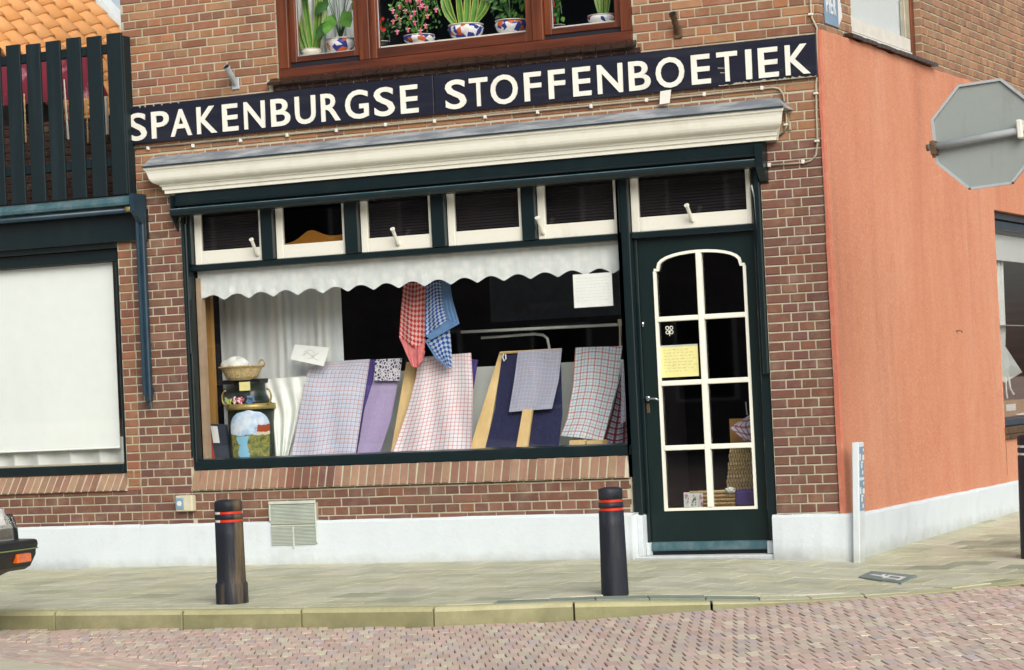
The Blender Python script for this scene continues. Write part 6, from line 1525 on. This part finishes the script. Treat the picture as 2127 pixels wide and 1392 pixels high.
# white marker post at the corner
pt_ = thing('marker_post', 'white square marker post with blue plates leaning at the orange corner', 'post', (.585, -.06, pave_z(.58, -.05)), rot=(0, math.radians(2.3), 0))
mb = MB(); mb.cbox(-.025, .021, -.03, .085, -.1, .768, .005); mb.build('post', 'white_render', pt_, local=True)
for z0 in (.545, .330):
    mb = MB(); mb.box(.0215, .0235, -.022, .076, z0 - .0, z0 + .195); pp = mb.build('plate', 'blue_label', pt_, local=True)
    mb = MB(); X_ = .0245
    def blobq(y0, y1, a, b, k=.3):
        pts = [(y0 + (y1 - y0) * k, a), (y1 - (y1 - y0) * k, a), (y1, a + (b - a) * k), (y1, b - (b - a) * k), (y1 - (y1 - y0) * k, b), (y0 + (y1 - y0) * k, b), (y0, b - (b - a) * k), (y0, a + (b - a) * k)]
        mb.add([(X_, y, z) for y, z in pts] + [(X_ - .0009, y, z) for y, z in pts], [tuple(range(8))] + [(i + 8, (i + 1) % 8 + 8, (i + 1) % 8, i) for i in range(8)])
    blobq(.048, .070, z0 + .163, z0 + .185); blobq(-.021, .006, z0 + .108, z0 + .152, .1); blobq(.036, .074, z0 + .108, z0 + .142, .1)
    blobq(.008, .052, z0 + .090, z0 + .102, .2); blobq(.006, .036, z0 + .056, z0 + .0895, .25); blobq(.028, .054, z0 + .014, z0 + .046, .35)
    mb.build('white_symbol', 'white_tape', pp)
# octagonal sign seen from behind
C0 = Vector((1.845, -1.2, 2.528)); st = thing('octagonal_road_sign', 'grey back of an octagonal road sign on a horizontal bar at the right edge', 'road sign', tuple(C0), rot=(0, math.radians(-3.2), 0))
def octo(r, z=0): return [(r * math.cos(math.radians(22.5 + 45 * k)), r * math.sin(math.radians(22.5 + 45 * k))) for k in range(8)]
ro = .31 / math.cos(math.radians(22.5)); o1, o2 = octo(ro), octo(ro - .016)
mb = MB(); mb.add([(a, .0, b) for a, b in octo(ro - .008)] + [(a, .004, b) for a, b in octo(ro - .008)], [tuple(range(8))[::-1], tuple(range(8, 16))]); mb.build('plate', 'sign_back', st, local=True)
mb = MB(); mb.add([(a, -.016, b) for a, b in o1] + [(a, -.016, b) for a, b in o2] + [(a, .008, b) for a, b in o1] + [(a, -.001, b) for a, b in o2], [f for k in range(8) for f in ((k, (k + 1) % 8, 8 + (k + 1) % 8, 8 + k), (16 + k, 16 + (k + 1) % 8, (k + 1) % 8, k), (8 + k, 8 + (k + 1) % 8, 24 + (k + 1) % 8, 24 + k))]); mb.build('rim', 'galv', st, local=True)
mb = MB(); mb.tube([(-.33, -.045, -.035), (.62, -.045, .005)], .021, 14); mb.build('bar', 'galv', st, smooth=True, local=True)
mb = MB(); mb.tube([(-.345, -.045, -.036), (-.331, -.045, -.035)], .020, 10); mb.cbox(-.315, -.285, -.085, -.002, -.085, .0, .006); mb.tube([(-.30, -.06, -.10), (-.30, -.06, -.07)], .012, 8); mb.build('clamp', 'rust', st, local=True)
mb = MB(); mb.cbox(.20, .235, -.080, -.002, -.06, .05, .008); mb.build('clamp', 'pvc_white', st, local=True)
mb = MB(); mb.tube([(.46, -.09, .6), (.46, -.09, -2.68)], .038, 16); o = mb.build('pole', 'galv', st, smooth=True, local=True); o.rotation_euler = (0, math.radians(3.2), 0)
mb = MB()
for k in range(8):
    if k in (5, 6): mb.tube([(o1[k][0] * 1.0, -.018, o1[k][1] + .006), (o1[k][0] + .012, -.018, o1[k][1] + .006)], .007, 6)
mb.build('rivet', 'rust', st, local=True)
# leaves on the ground
for px, py, z, lb in ((862, 1296, -.125, 'orange leaf in the gutter against the kerb'), (121, 1180, .006, 'small orange leaf at the foot of the white plinth on the left')):
    q = PZ(px, py, z) + Vector((0, -.03 if py > 1200 else -.02, .004)); mb = MB(); s = .035
    mb.add([q, q + Vector((s * .5, -s * .3, .008)), q + Vector((s * 1.3, 0, .004)), q + Vector((s * .5, s * .35, .010)), q + Vector((s * .6, 0, .002)), q + Vector((s * 1.6, .004, .012))], [(0, 1, 4), (1, 2, 4), (2, 3, 4), (3, 0, 4), (2, 5, 4)]); tag(mb.build('dead_leaf', 'orange_leaf'), lb, 'leaf', 'fallen orange leaves')

# ------------------------------------------------------------------ parked car, its front right corner in view
CXf, CYl = -3.335, -3.42      # bumper front, left side (kerb side)
car = thing('parked_car', 'white car with black bumper and orange indicator at the left edge', 'car', (CXf - 2.1, CYl - .8, road_z(-5, -4)))
GZ = -.13; cyc = CYl - .80
def cbody(stations, n=28):
    v = []
    for (x, w, zl, zs, zt, wt) in stations:      # half width, sill z, shoulder z, top z, top half width
        ring = [(-w * .86, zl), (-w * .98, zl + .06), (-w, lerp(zl, zs, .5)), (-w * .985, zs), (-wt, zt), (-wt * .5, zt + .015), (0, zt + .02), (wt * .5, zt + .015), (wt, zt), (w * .985, zs), (w, lerp(zl, zs, .5)), (w * .98, zl + .06), (w * .86, zl)]
        v += [(CXf + x, cyc + a, GZ + b) for a, b in ring]
    m_ = 13; mb = MB(); f = [(i * m_ + k, i * m_ + (k + 1) % m_, (i + 1) * m_ + (k + 1) % m_, (i + 1) * m_ + k) for i in range(len(stations) - 1) for k in range(m_)]
    mb.add(v, f + [tuple(range(m_))[::-1], tuple(range((len(stations) - 1) * m_, len(stations) * m_))]); return mb
bd_ = cbody([(-.135, .74, .42, .60, .69, .62), (-.17, .765, .40, .66, .745, .68), (-.45, .80, .30, .72, .80, .68), (-1.15, .82, .20, .78, .88, .70), (-1.30, .82, .20, .82, .90, .70), (-3.3, .82, .20, .86, .95, .70), (-3.95, .79, .24, .84, .92, .66), (-4.15, .72, .34, .78, .84, .60)])
bo = bd_.build('body', 'car_white', car, smooth=True)
cb_ = cbody([(-1.22, .70, .86, .88, .90, .66), (-1.85, .70, .88, 1.05, 1.34, .56), (-2.4, .70, .88, 1.05, 1.38, .56), (-3.1, .70, .88, 1.05, 1.35, .55), (-3.75, .68, .88, .90, .93, .62)]); cb_.build('cabin_glass', 'black', car, smooth=True)
mb = MB(); mb.v = []; rfz = cbody([(-1.80, .57, 1.325, 1.345, 1.36, .54), (-2.4, .58, 1.37, 1.39, 1.405, .55), (-3.12, .57, 1.34, 1.36, 1.375, .54)]); rfz.build('roof', 'car_white', car, smooth=True)
for sgn in (-1, 1):      # lamps and indicators on the nose
    yc = cyc + sgn * .59
    mb = MB(); y0, y1 = (yc - .13, yc + .13); mb.prof([(-.122, .575), (-.126, .63), (-.155, .70), (-.25, .705), (-.25, .575)], y0, y1, axis='y'); mb.v = [(CXf + (-.03 + q[0] if False else q[0] * 1.0) , q[1], GZ + q[2]) for q in mb.v]
    hl = mb.build('headlight', 'chrome', car)
    mb = MB(); mb.prof([(-.108, .57), (-.112, .63), (-.145, .708), (-.1475, .706), (-.118, .63), (-.114, .57)], y0 - .01, y1 + .008, axis='y'); mb.v = [(CXf + q[0], q[1], GZ + q[2]) for q in mb.v]; mb.build('lens', 'glass', hl)
    mb = MB(); ye = y1 + .0085 if sgn > 0 else y0 - .0185; mb.prof([(-.106, .565), (-.110, .63), (-.143, .712), (-.18, .712), (-.18, .565)], ye, ye + .010, axis='y'); mb.v = [(CXf + q[0], q[1], GZ + q[2]) for q in mb.v]; mb.build('lamp_trim', 'car_black', hl)
bu = MB()      # wrap-round bumper following the nose
path = []
for (dx, dy) in ((-.62, .86), (-.30, .855), (-.10, .83), (-.02, .78), (.0, .5), (.012, 0), (.0, -.5), (-.02, -.78), (-.10, -.83), (-.30, -.855), (-.62, -.86)): path.append((CXf + dx, cyc + dy))
pf = [(.0, .560), (.012, .553), (.016, .535), (.012, .512), (.004, .506), (.0, .47), (-.035, .405), (-.07, .385), (-.10, .560)]
v = []
for i, (x, y) in enumerate(path):
    a = Vector(path[max(i - 1, 0)]); b = Vector(path[min(i + 1, len(path) - 1)]); t = (b - a).normalized(); nn = Vector((-t.y, t.x)) 
    if nn.x < 0 and abs(nn.y) < .7: nn = -nn
    if abs(nn.y) >= .7: nn = nn if nn.y * (y - cyc) > 0 else -nn
    tp = .0 if i not in (0, len(path) - 1) else .0
    for d, z in pf: v.append((x + nn.x * d, y + nn.y * d, GZ + z))
bu.add(v, [(i * 9 + k, (i + 1) * 9 + k, (i + 1) * 9 + (k + 1) % 9, i * 9 + (k + 1) % 9) for i in range(len(path) - 1) for k in range(9)] + [tuple(range(9)), tuple(range(90, 99))[::-1]])
buo = bu.build('bumper', 'car_black', car)
mb = MB(); pts = [(x + (.018 if abs(y - cyc) < .8 else 0), y + (.018 if y > cyc + .8 else (-.018 if y < cyc - .8 else 0)), GZ + .508) for x, y in path]; mb.tube(pts, .004, 5); mb.build('trim_strip', 'car_trim', buo)
for sgn in (-1, 1):
    mb = MB(); y0, y1 = sorted((cyc + sgn * .56, cyc + sgn * .735)); mb.cbox(CXf - .04, CXf + .012 - .014, y0, y1, GZ + .432, GZ + .486, .004)
    mb.v = [(q[0] - .028 * max(0, (abs(q[1] - cyc) - .6)) / .13, q[1], q[2]) for q in mb.v]; mb.v = [(q[0] + .014, q[1], q[2]) for q in mb.v]; mb.build('indicator', 'amber', buo)
mb = MB(); mb.prof([(-.80, .24), (-.50, .26), (-.26, .36), (-.09, .41), (-.11, .56), (-.85, .56)], cyc - .80, cyc + .80, axis='y'); mb.v = [(CXf + q[0], q[1], GZ + q[2]) for q in mb.v]; mb.build('front_valance', 'car_black', car)
mb = MB(); mb.cbox(CXf - .10, CXf - .088, cyc - .45, cyc + .45, GZ + .56, GZ + .70, .004); mb.build('grille', 'car_black', car)
for wx in (-.78, -3.35):
    for sgn in (-1, 1):
        yw = cyc + sgn * .70
        mb = MB(); mb.lathe([(.20, -.085), (.275, -.085), (.295, -.06), (.295, .06), (.275, .085), (.20, .085)], 0, 0, 28); mb.v = [(CXf + wx + q[0], yw + q[2], GZ + .295 + q[1]) for q in mb.v]; wo = mb.build('wheel', 'tyre', car, smooth=False)
        mb = MB(); mb.lathe([(.001, -.07), (.06, -.075), (.17, -.06), (.20, -.086), (.20, .086), (.17, .06), (.06, .075), (.001, .07)], 0, 0, 24); mb.v = [(CXf + wx + q[0], yw + q[2], GZ + .295 + q[1]) for q in mb.v]; mb.build('rim', 'galv', wo, smooth=True)

# ------------------------------------------------------------------ the row of houses across the street, seen only as reflection
for i, (x0, w, h, col) in enumerate(((-24, 11, 6.5, 'pier'), (-12.7, 10, 7.5, 'upper'), (-2.4, 13, 6.8, 'pier'), (10.9, 12, 7.2, 'pier'))):
    t = thing('opposite_house', ['brick house with shutters across the street, far left', 'taller brick house across the street, second from left', 'broad brick house across the street behind the camera', 'brick house across the street at the far right'][i], 'building', (x0 + w / 2, -29, 0), 'row of houses across the street')
    mb = MB(); mb.box(x0, x0 + w, -36, -29, -.3, h); mb.build('wall', 'far_brick', t)
    mb = MB(); mb.prof([(-28.7, h), (-32.5, h + 3.6), (-36.3, h)], x0 - .15, x0 + w + .15); mb.build('roof', 'lead_dark', t)
    nwn = int(w / 2.4)
    for r_ in range(2):
        for k in range(nwn):
            x = x0 + (k + .5) * w / nwn; z = .9 + r_ * 3.0; mb = MB(); mb.box(x - .62, x + .62, -29.02, -28.94, z - .05, z + 1.55); wf = mb.build('window', 'white_paint', t)
            mb = MB(); mb.box(x - .55, x + .55, -28.939, -28.92, z, z + 1.5); mb.build('pane', 'black', wf)
